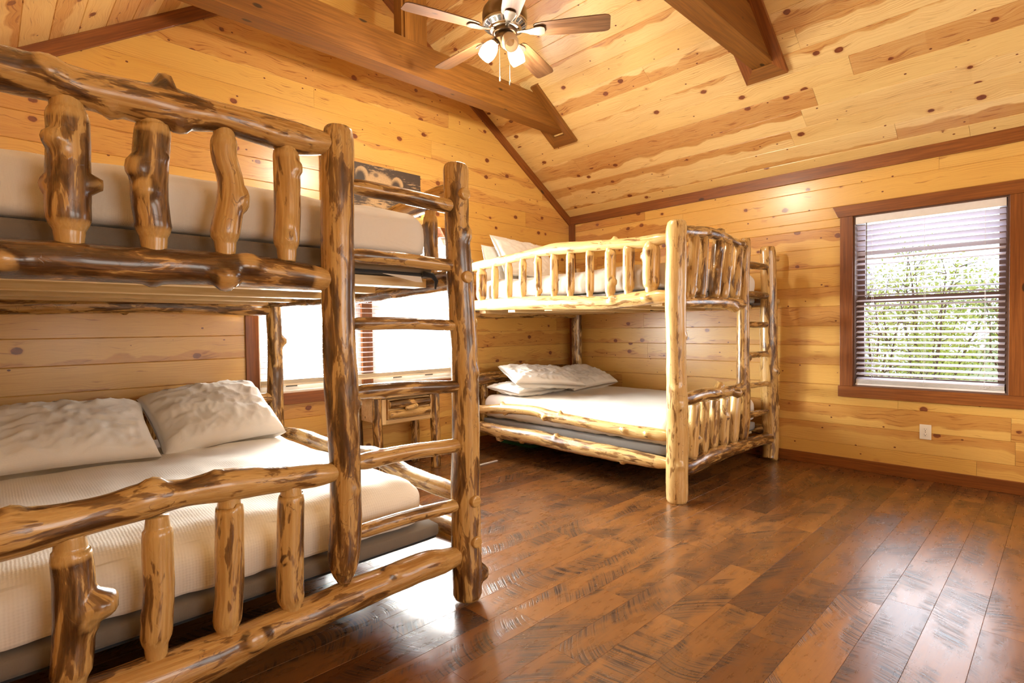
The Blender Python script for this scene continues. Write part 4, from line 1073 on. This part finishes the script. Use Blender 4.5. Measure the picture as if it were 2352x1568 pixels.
# ============================================================ bedding
def softbox(name, x0, x1, y0, y1, z0, z1, rad, mat, parent, n=(44, 60, 12), wr=0.006, hem=0.0, bulge=0.0, seed=1, crown=0.0):
    rs = random.Random(seed); so = Vector((rs.uniform(-9, 9), rs.uniform(-9, 9), rs.uniform(-9, 9)))
    nx, ny, nz = n; idx = {}; vs = []; fs = []

    def vert(i, j, k):
        key = (i, j, k)
        if key in idx: return idx[key]
        P = Vector((x0 + (x1 - x0) * i / nx, y0 + (y1 - y0) * j / ny, z0 + (z1 - z0) * k / nz))
        lo = Vector((x0 + rad, y0 + rad, z0 + 0.008)); hi = Vector((x1 - rad, y1 - rad, z1 - min(rad, (z1 - z0) * .45)))
        Q = Vector(tuple(max(l, min(h, c)) for l, h, c in zip(lo, hi, P)))
        d = P - Q
        if d.length > 1e-9:
            rr = Vector((rad, rad, min(rad, (z1 - z0) * .45) if P.z > Q.z else 0.008))
            dd = Vector((d.x / rr.x, d.y / rr.y, d.z / rr.z)); dl = dd.length
            m = max(abs(dd.x), abs(dd.y), abs(dd.z))
            dd = dd * (m / dl)
            P = Q + Vector((dd.x * rr.x, dd.y * rr.y, dd.z * rr.z))
        out = (P - Vector(((x0 + x1) / 2, (y0 + y1) / 2, (z0 + z1) / 2)))
        side = k not in (0, nz)
        kz = k / nz
        w1 = noise.noise(P * 3.0 + so) + .5 * noise.noise(P * 9.0 + so)
        w2 = noise.noise(Vector((P.x * 9, P.y * 9, P.z * 2.0)) + so)
        if k == nz:
            P = P + Vector((0, 0, wr * w1 * 1.4))
            if crown: P = P + Vector((0, 0, crown * (1 - (2 * i / nx - 1) ** 4) * (1 - (2 * j / ny - 1) ** 4)))
        else:
            ax = Vector((-1 if i == 0 else (1 if i == nx else 0), -1 if j == 0 else (1 if j == ny else 0), 0))
            if ax.length > 0:
                P = P + ax.normalized() * (wr * (w1 * .8 + w2 * 1.2) + bulge * math.sin(PI * min(1, kz * 1.1)))
        if hem and k <= 1: P = P + Vector((0, 0, hem * abs(noise.noise(Vector((P.x * 7, P.y * 7, 0)) + so) + .5 * noise.noise(Vector((P.x * 19, P.y * 19, 3)) + so)) * (1 if k == 0 else .7)))
        idx[key] = len(vs); vs.append(P); return idx[key]
    for i in range(nx):
        for j in range(ny):
            fs.append((vert(i, j, nz), vert(i + 1, j, nz), vert(i + 1, j + 1, nz), vert(i, j + 1, nz)))
            fs.append((vert(i, j, 0), vert(i, j + 1, 0), vert(i + 1, j + 1, 0), vert(i + 1, j, 0)))
    for k in range(nz):
        for i in range(nx):
            fs.append((vert(i, 0, k), vert(i + 1, 0, k), vert(i + 1, 0, k + 1), vert(i, 0, k + 1)))
            fs.append((vert(i, ny, k), vert(i, ny, k + 1), vert(i + 1, ny, k + 1), vert(i + 1, ny, k)))
        for j in range(ny):
            fs.append((vert(0, j, k), vert(0, j, k + 1), vert(0, j + 1, k + 1), vert(0, j + 1, k)))
            fs.append((vert(nx, j, k), vert(nx, j + 1, k), vert(nx, j + 1, k + 1), vert(nx, j, k + 1)))
    m = MB(); m.add(vs, fs)
    return m.build(name, mat, parent, smooth=True, recalc=False)


def foundation(label, x0, x1, y0, y1, z0, z1, mat, tagpart=False):
    e = empty('bed_foundation', ((x0 + x1) / 2, (y0 + y1) / 2, z0), label, 'box spring', 'box springs on the bunk beds')
    softbox('padded_box', x0, x1, y0, y1, z0 + .012, z1, .022, mat, e, (14, 18, 4), .002, seed=5)
    softbox('dust_cover', x0 + .012, x1 - .012, y0 + .012, y1 - .012, z0, z0 + .013, .005, BLACKC, e, (14, 18, 2), .002, seed=6)
    if tagpart:
        m = MB(); z = z0
        vs = [(1.16, y0 - .004, z), (1.345, y0 - .006, z - .004), (1.335, y0 - .03, z - .030), (1.30, y0 - .035, z - .030)]
        m.add(vs + [(a, b, c - .0006) for a, b, c in vs], [(0, 1, 2, 3), (7, 6, 5, 4), (0, 4, 5, 1), (1, 5, 6, 2), (2, 6, 7, 3), (3, 7, 4, 0)])
        m.build('care_tag', SHEET, e)
        m = MB().tube([(1.36, y0, z + .01), (1.40, y0 - .012, z + .004), (1.415, y0 - .02, z - .02), (1.408, y0 - .02, z - .055)], [.012, .012, .009, .004], 8)
        m.build('loose_cloth', BLACKC, e, smooth=True)
    return e


foundation('taupe box spring under the lower mattress of the near bunk bed', -.13, 1.425, 1.935, 4.02, .278, .352, TAUPE)
foundation('grey taupe box spring on slats under the top mattress of the near bunk bed', -.13, 1.415, 1.945, 4.02, 1.43, 1.515, TAUPE, True)
foundation('grey box spring under the lower mattress of the far bunk bed', 3.465, 4.94, 1.96, 3.985, .262, .345, GREYT)
foundation('grey box spring under the top mattress of the far bunk bed', 3.465, 4.94, 1.96, 3.985, 1.385, 1.47, GREYT)


def mattress(label, *a, **k):
    o = softbox('mattress', *a, **k)
    return tag(o, label, 'mattress', 'sheeted mattresses')


mattress('lower mattress of the near bunk bed under a crinkled white coverlet', -.135, 1.375, 1.955, 4.01, .355, .548, .115, QUILT, None, (70, 90, 16), wr=.011, hem=.010, bulge=.012, seed=11, crown=.012)
mattress('top mattress of the near bunk bed in a plain white sheet', -.12, 1.395, 1.955, 4.01, 1.517, 1.706, .07, SHEET, None, (70, 80, 12), wr=.008, hem=.006, bulge=.008, seed=12)
mattress('lower mattress of the far bunk bed in a smooth white sheet', 3.46, 4.945, 1.965, 3.985, .347, .560, .07, SHEET, None, (50, 60, 10), wr=.006, hem=.014, bulge=.006, seed=13)
mattress('top mattress of the far bunk bed in a rumpled white sheet', 3.46, 4.945, 1.965, 3.985, 1.473, 1.66, .07, SHEET, None, (50, 60, 10), wr=.010, hem=.01, bulge=.010, seed=14)


def pillow(label, loc, rot, a=.36, b=.24, th=.085, seed=1, group='white pillows', ears=0.055, wr=0.0105):
    rs = random.Random(seed); so = Vector((rs.uniform(-9, 9), rs.uniform(-9, 9), 0))
    n, m_ = 64, 48; vs = []; fs = []
    for sgn in (1, -1):
        for i in range(n + 1):
            for j in range(m_ + 1):
                u = -1 + 2 * i / n; v = -1 + 2 * j / m_
                x = a * u * (1 - ears * (1 - v * v) * abs(u) ** 3); y = b * v * (1 - ears * 1.2 * (1 - u * u) * abs(v) ** 3)
                t = ((1 - abs(u) ** 2.6) * (1 - abs(v) ** 2.6))
                z = th * max(0, t) ** 0.38
                rad = noise.noise(Vector((math.atan2(v, u) * 3.2, 1.5 * math.hypot(u, v), seed))) * (abs(u * v) ** .35)
                wv = noise.noise(Vector((x * 9, y * 9, sgn * 2.0)) + so) + .7 * noise.noise(Vector((x * 5 + y * 16, y * 5 - x * 9, sgn)) + so)
                q1 = noise.noise(Vector((x * 11 + y * 7, y * 9 - x * 5, 4.0 * sgn)) + so); q2 = noise.noise(Vector((x * 7 - y * 15, y * 6 + x * 10, 9.0 * sgn)) + so)
                wv += 0.55 * (max(0, 1 - 4.5 * abs(q1)) + max(0, 1 - 4.5 * abs(q2)))
                z = z + wr * (wv * 1.1 + rad * 1.6) * min(1, t * 4)
                vs.append(Vector((x, y, sgn * z)))
    N = (n + 1) * (m_ + 1)
    for s in (0, 1):
        for i in range(n):
            for j in range(m_):
                q = (i * (m_ + 1) + j, (i + 1) * (m_ + 1) + j, (i + 1) * (m_ + 1) + j + 1, i * (m_ + 1) + j + 1)
                q = tuple(k + s * N for k in q); fs.append(q if s == 0 else q[::-1])
    R = Matrix.Rotation(rot[2], 3, 'Z') @ Matrix.Rotation(rot[1], 3, 'Y') @ Matrix.Rotation(rot[0], 3, 'X')
    b_ = MB(); b_.add([R @ v + Vector(loc) for v in vs], fs)
    import bmesh
    o = b_.build('pillow', PILLOW, None, smooth=True)
    bm = bmesh.new(); bm.from_mesh(o.data); bmesh.ops.remove_doubles(bm, verts=bm.verts, dist=.0004); bm.to_mesh(o.data); bm.free()
    return tag(o, label, 'pillow', group)


R = math.radians
pillow('white pillow at the left edge on the near lower bunk, leaning on the headboard', (.24, 3.50, .682), (R(22), R(1), R(-1)), .40, .285, .125, 21, 'pillows on the near lower bunk')
pillow('white pillow on the near lower bunk beside the window, corner pointing up', (.965, 3.56, .700), (R(30), R(-4), R(2)), .325, .275, .120, 22, 'pillows on the near lower bunk')
pillow('flat white pillow underneath the creased one on the far lower bunk', (3.80, 3.70, .622), (R(3), 0, R(-4)), .33, .24, .052, 23, 'pillows on the far lower bunk')
pillow('creased white pillow on top of a flat one on the far lower bunk', (3.86, 3.57, .735), (R(14), R(5), R(-22)), .37, .25, .070, 24, 'pillows on the far lower bunk')
pillow('white pillow nearest the right wall on the far lower bunk', (4.56, 3.66, .672), (R(19), R(-3), R(-3)), .355, .25, .075, 25, 'pillows on the far lower bunk')
pillow('white pillow at the back on the far top bunk, half hidden by a taller one', (3.83, 3.965, 1.835), (R(78), 0, R(-2)), .34, .19, .045, 26, 'pillows on the far top bunk')
pillow('white pillow standing up with a pointed corner on the far top bunk', (3.90, 3.80, 1.885), (R(58), R(4), R(-3)), .38, .24, .065, 27, 'pillows on the far top bunk', ears=.10)

# ============================================================ nightstand
ns = empty('nightstand', (2.51, 3.99, 0), 'log nightstand with one drawer under the bright window behind the ladder', 'nightstand')
NX0, NX1, NY0, NY1 = 2.235, 2.80, 3.86, 4.17
for x, y, r in ((NX0, NY0, .040), (NX1, NY0, .042), (NX0, NY1, .038), (NX1, NY1, .038)):
    log('leg', [(x, y, 0, r), (x + .004, y, .25, r), (x - .003, y, .45, r * .98), (x, y, .655, r * .95)], ns, LOGD, ends=('foot', 'none'), nk=2, seg=18, rough=.08)
MB().box(NX0 + .01, NX1 - .01, NY0 + .03, NY1, .445, .64, 'x').build('case', LUMBER, ns, bevel=.003)
m = MB().box(NX0 + .03, NX0 + .075, NY0 - .012, NY0 + .03, .435, .64, 'z'); m.box(NX1 - .06, NX1 - .03, NY0 - .012, NY0 + .03, .435, .64, 'z'); m.box(NX0 + .075, NX1 - .06, NY0 - .012, NY0 + .03, .435, .468, 'x')
m.build('front_frame', LUMBER, ns, bevel=.003)
dr = MB().box(NX0 + .09, NX1 - .07, NY0 - .016, NY0 + .028, .472, .635, 'x').build('drawer', LUMBER, ns, bevel=.002)
for z in (.512, .592):
    log('half_log_slab', [(NX0 + .095, NY0 - .014, z, .036), (2.5, NY0 - .016, z, .039), (NX1 - .075, NY0 - .014, z, .036)], dr, LOGD if z > .55 else LOGA, ends=('none', 'none'), nk=1, seg=14)
log('handle', [(2.46, NY0 - .062, .556, .016), (2.52, NY0 - .066, .562, .021), (2.58, NY0 - .062, .570, .018)], dr, LOGB, ends=('dome', 'dome'), nk=1, seg=14)
m = MB(); m.box(NX0 - .05, NX1 + .05, NY0 - .06, YW - .03, .655, .685, 'x'); m.build('top', LUMBER, ns, bevel=.008)
log('stretcher', [(NX0, NY1, .12, .018), (2.5, NY1, .125, .024), (NX1, NY1, .12, .018)], ns, LOGD, ends=('none', 'none'), seg=12)
log('stretcher', [(NX0, NY0, .115, .018), (NX0, 4.0, .12, .024), (NX0, NY1, .115, .018)], ns, LOGD, ends=('none', 'none'), seg=12)
log('stretcher', [(NX1, NY0, .115, .018), (NX1, 4.0, .12, .024), (NX1, NY1, .115, .018)], ns, LOGD, ends=('none', 'none'), seg=12)

# ============================================================ wall print
cv = MB(); cx0, cx1, cz0, cz1 = 1.986, 2.934, 2.240, 2.625; cy = YW - .038
m = MB(); m.add([(cx0, cy, cz0), (cx1, cy, cz0), (cx1, cy, cz1), (cx0, cy, cz1)], [(0, 1, 2, 3)], [(0, 0, 0), (cx1 - cx0, 0, 0), (cx1 - cx0, cz1 - cz0, 0), (0, cz1 - cz0, 0)])
q = [(cx0, cy), (cx1, cy)]
for (xa, ya, xb, yb) in ((cx0, cy, cx0, YW - .002), (cx1, YW - .002, cx1, cy)):
    m.add([(xa, ya, cz0), (xb, yb, cz0), (xb, yb, cz1), (xa, ya, cz1)], [(0, 1, 2, 3)], [(0, 0, 1)] * 4)
for z in (cz0, cz1): m.add([(cx0, cy, z), (cx1, cy, z), (cx1, YW - .002, z), (cx0, YW - .002, z)], [(0, 1, 2, 3)], [(0, 0, 1)] * 4)
m.add([(cx0, YW - .002, cz0), (cx1, YW - .002, cz0), (cx1, YW - .002, cz1), (cx0, YW - .002, cz1)], [(3, 2, 1, 0)], [(0, 0, 1)] * 4)
tag(m.build('canvas_print', PRINT), 'long sepia canvas print of a bear on the wall above the bright window', 'picture')

# ============================================================ outlet
oy, oz = .766, .371
e = empty('wall_outlet', (XW, oy, oz - .057), 'ivory duplex power outlet low on the right wall below the window', 'outlet')
MB().box(XW - .006, XW, oy - .0365, oy + .0365, oz - .057, oz + .057).build('cover_plate', IVORY, e, bevel=.003)
for dz in (-.0195, .0195):
    m = MB(); m.lathe([(0, .0165), (.0018, .0165), (.0024, .0155), (.0025, 0)], (XW - .006, oy, oz + dz), (-1, 0, 0), 24)
    f = m.build('receptacle', IVORY, e)
    m = MB(); x0 = XW - .0092
    m.box(x0, x0 + .001, oy + .005, oy + .0068, oz + dz - .001, oz + dz + .0075); m.box(x0, x0 + .001, oy - .0066, oy - .005, oz + dz, oz + dz + .0065)
    m.lathe([(0, .0028), (.001, .0028), (.0011, 0)], (x0 + .001, oy, oz + dz - .007), (-1, 0, 0), 12)
    m.build('slots', DARKP, f)
m = MB(); m.lathe([(0, .0032), (.001, .003), (.0012, 0)], (XW - .006, oy, oz), (-1, 0, 0), 12); m.build('screw', NICKEL, e)

# ============================================================ roof ties
def tie(y, zb, h, wd, label):
    e = empty('ceiling_beam', (RX, y, zb), label, 'beam', 'stained tie beams across the ceiling')
    y0, y1 = y - wd / 2, y + wd / 2
    m = MB(); vs = []
    for s in (-1, 1):
        for yy in (y0, y1):
            for z in (zb, zb + h): vs.append((RX + s * ((RZ - z) / SL + 0.0), yy, z))
    m.hexa(vs, (1, 0, 0)); m.build('tie_board', BEAM, e)
    lx = (RZ - zb) / SL
    m = MB().box(RX - lx + .01, RX + lx - .01, y0 - .006, y0, zb, zb + .028, 'x'); m.build('bottom_lip', BEAM, e)
    m = MB(); m.box(RX - .07, RX + .13, y0 + .0, y1 - .0, zb + h, roof_z(RX + .13), 'z'); m.build('king_post', BEAM, e)
    m = MB().box(RX - .09, RX - .07, y0 + .02, y1 - .02, zb + h, roof_z(RX - .09), 'z'); m.build('side_board', BEAM, e)
    # mitred boards framing the foot of the tie on the slope
    for s in (1, -1):
        def S(dx, yy, n):   # dx: distance from ridge along x, n below the boards
            nn = Vector((-SL * s, 0, -1)).normalized()
            return Vector((RX + s * dx, yy, RZ - SL * dx)) + nn * n
        xa, xb = 1.31, 1.89; tk = .028; bw = .080
        for (ya, yb) in ((y - .150, y - .150 + bw), (y + .150 - bw, y + .150)):
            m = MB(); inner_low = xb - .096
            edge_out, edge_in = (ya, yb) if ya < y - .1 else (yb, ya)
            vs = []
            for dx_o, dx_i in ((xa, xa), (xb, inner_low)):
                vs += [S(dx_o, edge_out, 0), S(dx_o, edge_out, tk), S(dx_i, edge_in, 0), S(dx_i, edge_in, tk)]
            m.hexa([tuple(v) for v in vs], (s, 0, -SL)); m.build('mitred_trim', TRIM if y < 2.5 else BEAM, e)
        vs = []
        for yo, yi in ((y - .150, y - .150 + bw), (y + .150, y + .150 - bw)):
            vs += [S(xb, yo, 0), S(xb, yo, tk), S(xb - .096, yi, 0), S(xb - .096, yi, tk)]
        m = MB(); m.hexa([tuple(v) for v in vs], (0, 1, 0)); m.build('mitred_trim', BEAM, e)
    return e


tie(3.60, 3.150, .262, .140, 'stained tie beam with a king post behind the ceiling fan, nearer the window wall')
tie(1.615, 3.125, .262, .150, 'stained tie beam end at the top of the view, right of the ceiling fan')

# ============================================================ ceiling fan
FX, FY, FZ = 2.418, 2.52, 3.08
fan = empty('ceiling_fan', (FX, FY, FZ), 'bronze ceiling fan with five wood blades and three glass lamp shades, two of them lit', 'ceiling fan')
c = (FX, FY, 0)
m = MB(); m.lathe([(3.258, .03), (3.256, .075), (3.24, .120), (3.215, .138), (3.18, .143), (3.15, .142), (3.135, .138)], c, seg=40); m.lathe([(3.135, .138), (3.133, .03)], c, seg=40)
m.build('motor_housing', BRONZE, fan, smooth=True)
m = MB(); m.lathe([(3.135, .140), (3.128, .143), (3.120, .141), (3.117, .133), (3.100, .104), (3.096, .098), (3.092, .100), (3.088, .092), (3.087, .04)], c, seg=40)
vr = m.build('vent_ring', NICKEL, fan, smooth=True)
m = MB()
for k in range(24):
    a = 2 * PI * k / 24; d = Vector((math.cos(a), math.sin(a), 0)); t = Vector((-d.y, d.x, 0))
    p0 = Vector((FX, FY, 3.1155)) + d * .131; p1 = Vector((FX, FY, 3.1015)) + d * .107; n = Vector((d.x * .5, d.y * .5, -.85)).normalized()
    vs = []
    for pp, w_ in ((p0, .010), (p1, .008)):
        for s in (-1, 1):
            for q in (-.004, .0016): vs.append(tuple(pp + t * s * w_ + n * q))
    m.hexa(vs)
m.build('vent_slots', DARKP, vr)
m = MB(); m.lathe([(3.09, .074), (3.086, .078), (3.070, .078), (3.066, .070), (3.064, .03)], c, seg=36); m.build('flywheel', BRONZE, fan, smooth=True)
m = MB(); m.lathe([(3.066, .056), (3.062, .060), (3.034, .060), (3.030, .055), (3.024, .048), (3.006, .030), (2.990, .026), (2.978, .018), (2.976, 0)], c, seg=32); m.build('switch_housing', BRONZE, fan, smooth=True)
m = MB(); m.lathe([(3.256, .016), (4.16, .016)], c, seg=14); m.lathe([(4.15, .07), (4.17, .075), (4.27, .06)], c, seg=24); m.build('downrod', BRONZE, fan, smooth=True)
for ang in (163, 91, 19, -53, -125):
    a = R(ang); d = Vector((math.cos(a), math.sin(a), 0)); t = Vector((-d.y, d.x, 0)); pt = R(-11)
    tt = t * math.cos(pt) + Vector((0, 0, math.sin(pt))); nn = d.cross(tt)
    m = MB(); prof = [(.185, .040), (.20, .052), (.24, .058), (.40, .066), (.56, .070), (.625, .070), (.648, .064), (.660, .050)]
    vs = []; gs = []
    for rr, hw in prof:
        for s in (-1, 1):
            for q in (-.003, .003):
                vs.append(Vector((FX, FY, FZ)) + d * rr + tt * (hw * s) + nn * q); gs.append((rr, hw * s, q + ang))
    fs = []
    for i in range(len(prof) - 1):
        b = i * 4
        fs += [(b, b + 4, b + 6, b + 2), (b + 1, b + 3, b + 7, b + 5), (b, b + 1, b + 5, b + 4), (b + 2, b + 6, b + 7, b + 3)]
    fs += [(0, 2, 3, 1), (len(vs) - 4, len(vs) - 3, len(vs) - 1, len(vs) - 2)]
    m.add(vs, fs, gs); bl = m.build('blade', BLADE, fan)
    m = MB(); prof = [(.065, .010, .0), (.10, .011, .004), (.13, .014, .001), (.16, .022, -.004), (.20, .034, -.004), (.228, .037, -.004), (.25, .028, -.004), (.256, .012, -.004)]
    vs = []
    for rr, hw, dz in prof:
        f = sstep(.08, .17, rr); ta = t.lerp(tt, f); na = d.cross(ta)
        for s in (-1, 1):
            for q in (-.010, -.0035): vs.append(Vector((FX, FY, FZ + dz)) + d * rr + ta * (hw * s) + na * q * (1 if nn.z > 0 else -1))
    fs = []
    for i in range(len(prof) - 1):
        b = i * 4
        fs += [(b, b + 4, b + 6, b + 2), (b + 1, b + 3, b + 7, b + 5), (b, b + 1, b + 5, b + 4), (b + 2, b + 6, b + 7, b + 3)]
    fs += [(0, 2, 3, 1), (len(vs) - 4, len(vs) - 3, len(vs) - 1, len(vs) - 2)]
    m.add(vs, fs); m.build('blade_iron', NICKEL, bl, bevel=.002)
FANW = 43
for i, (ang, lit) in enumerate(((128, True), (243, False), (5, True))):
    a = R(ang); d = Vector((math.cos(a), math.sin(a), 0)); ax = (d * .62 + Vector((0, 0, -.78))).normalized()
    s0 = Vector((FX, FY, 3.040)) + d * .050
    arm = MB().tube([Vector((FX, FY, 3.052)) + d * .045, Vector((FX, FY, 3.050)) + d * .064, s0 + ax * .002 + d * .006], .011, 10)
    arm.lathe([(0, .018), (.008, .024), (.026, .026), (.030, .020), (.031, 0)], s0, ax, 20)
    ar = arm.build('lamp_arm', BRONZE, fan, smooth=True)
    b0 = s0 + ax * .024
    m = MB(); m.lathe([(0, .022), (.010, .032), (.030, .043), (.055, .050), (.080, .0515), (.100, .048), (.118, .0415), (.118, .039), (.100, .0455), (.080, .049), (.055, .0475), (.030, .040), (.012, .029)], b0, ax, 32)
    sh = m.build('lamp_shade', LITGLASS if lit else FROST, ar, smooth=True, recalc=False)
    sh['label'] = 'glowing frosted glass lamp shade' if lit else 'unlit frosted glass lamp shade facing the camera'
    m = MB(); m.lathe([(.0, .012), (.03, .013), (.045, .022), (.065, .027), (.082, .022), (.092, .008), (.093, 0)], b0, ax, 20); m.build('bulb', LITGLASS if lit else FROST, ar, smooth=True)
    if lit:
        l = bpy.data.lights.new('fan_lamp', 'POINT'); l.energy = FANW; l.color = (1.0, .89, .72); l.shadow_soft_size = .045
        lo = bpy.data.objects.new('fan_lamp', l); C.objects.link(lo); lo.location = b0 + ax * .165
for k, (dx, dy, zb) in enumerate(((-.020, .03, 2.775), (.028, -.012, 2.748))):
    m = MB().tube([(FX + dx, FY + dy, 3.015), (FX + dx, FY + dy, zb + .035)], .0012, 5); pc = m.build('pull_chain', NICKEL, fan)
    m = MB(); m.lathe([(0, .002), (.004, .0042), (.03, .0038), (.036, .0015), (.037, 0)], (FX + dx, FY + dy, zb), seg=10); m.build('chain_pull', IVORY if k == 0 else BRONZE, pc)

# ============================================================ on the floor
o = MB().box(2.98, 3.31, 3.612, 3.630, .0002, .006, 'x').build('glint_strip', WHITEP)  # solid white strip modelled in place of a light glint on the planks
tag(o, 'thin white strip standing in for a glint of light on the floor between the two bunk beds', 'strip')
e = empty('flat_tray', (4.12, 3.98, 0), 'flat white tray with a green rim on the floor under the far bunk bed', 'tray')
MB().box(3.90, 4.34, 3.76, 4.20, .004, .022).build('tray_body', WHITEP, e)
m = MB()
for q in ((3.885, 3.90, 3.745, 4.215), (4.34, 4.355, 3.745, 4.215), (3.90, 4.34, 3.745, 3.76), (3.90, 4.34, 4.20, 4.215)): m.box(*q, .0005, .030)
m.build('rim', GREENP, e)
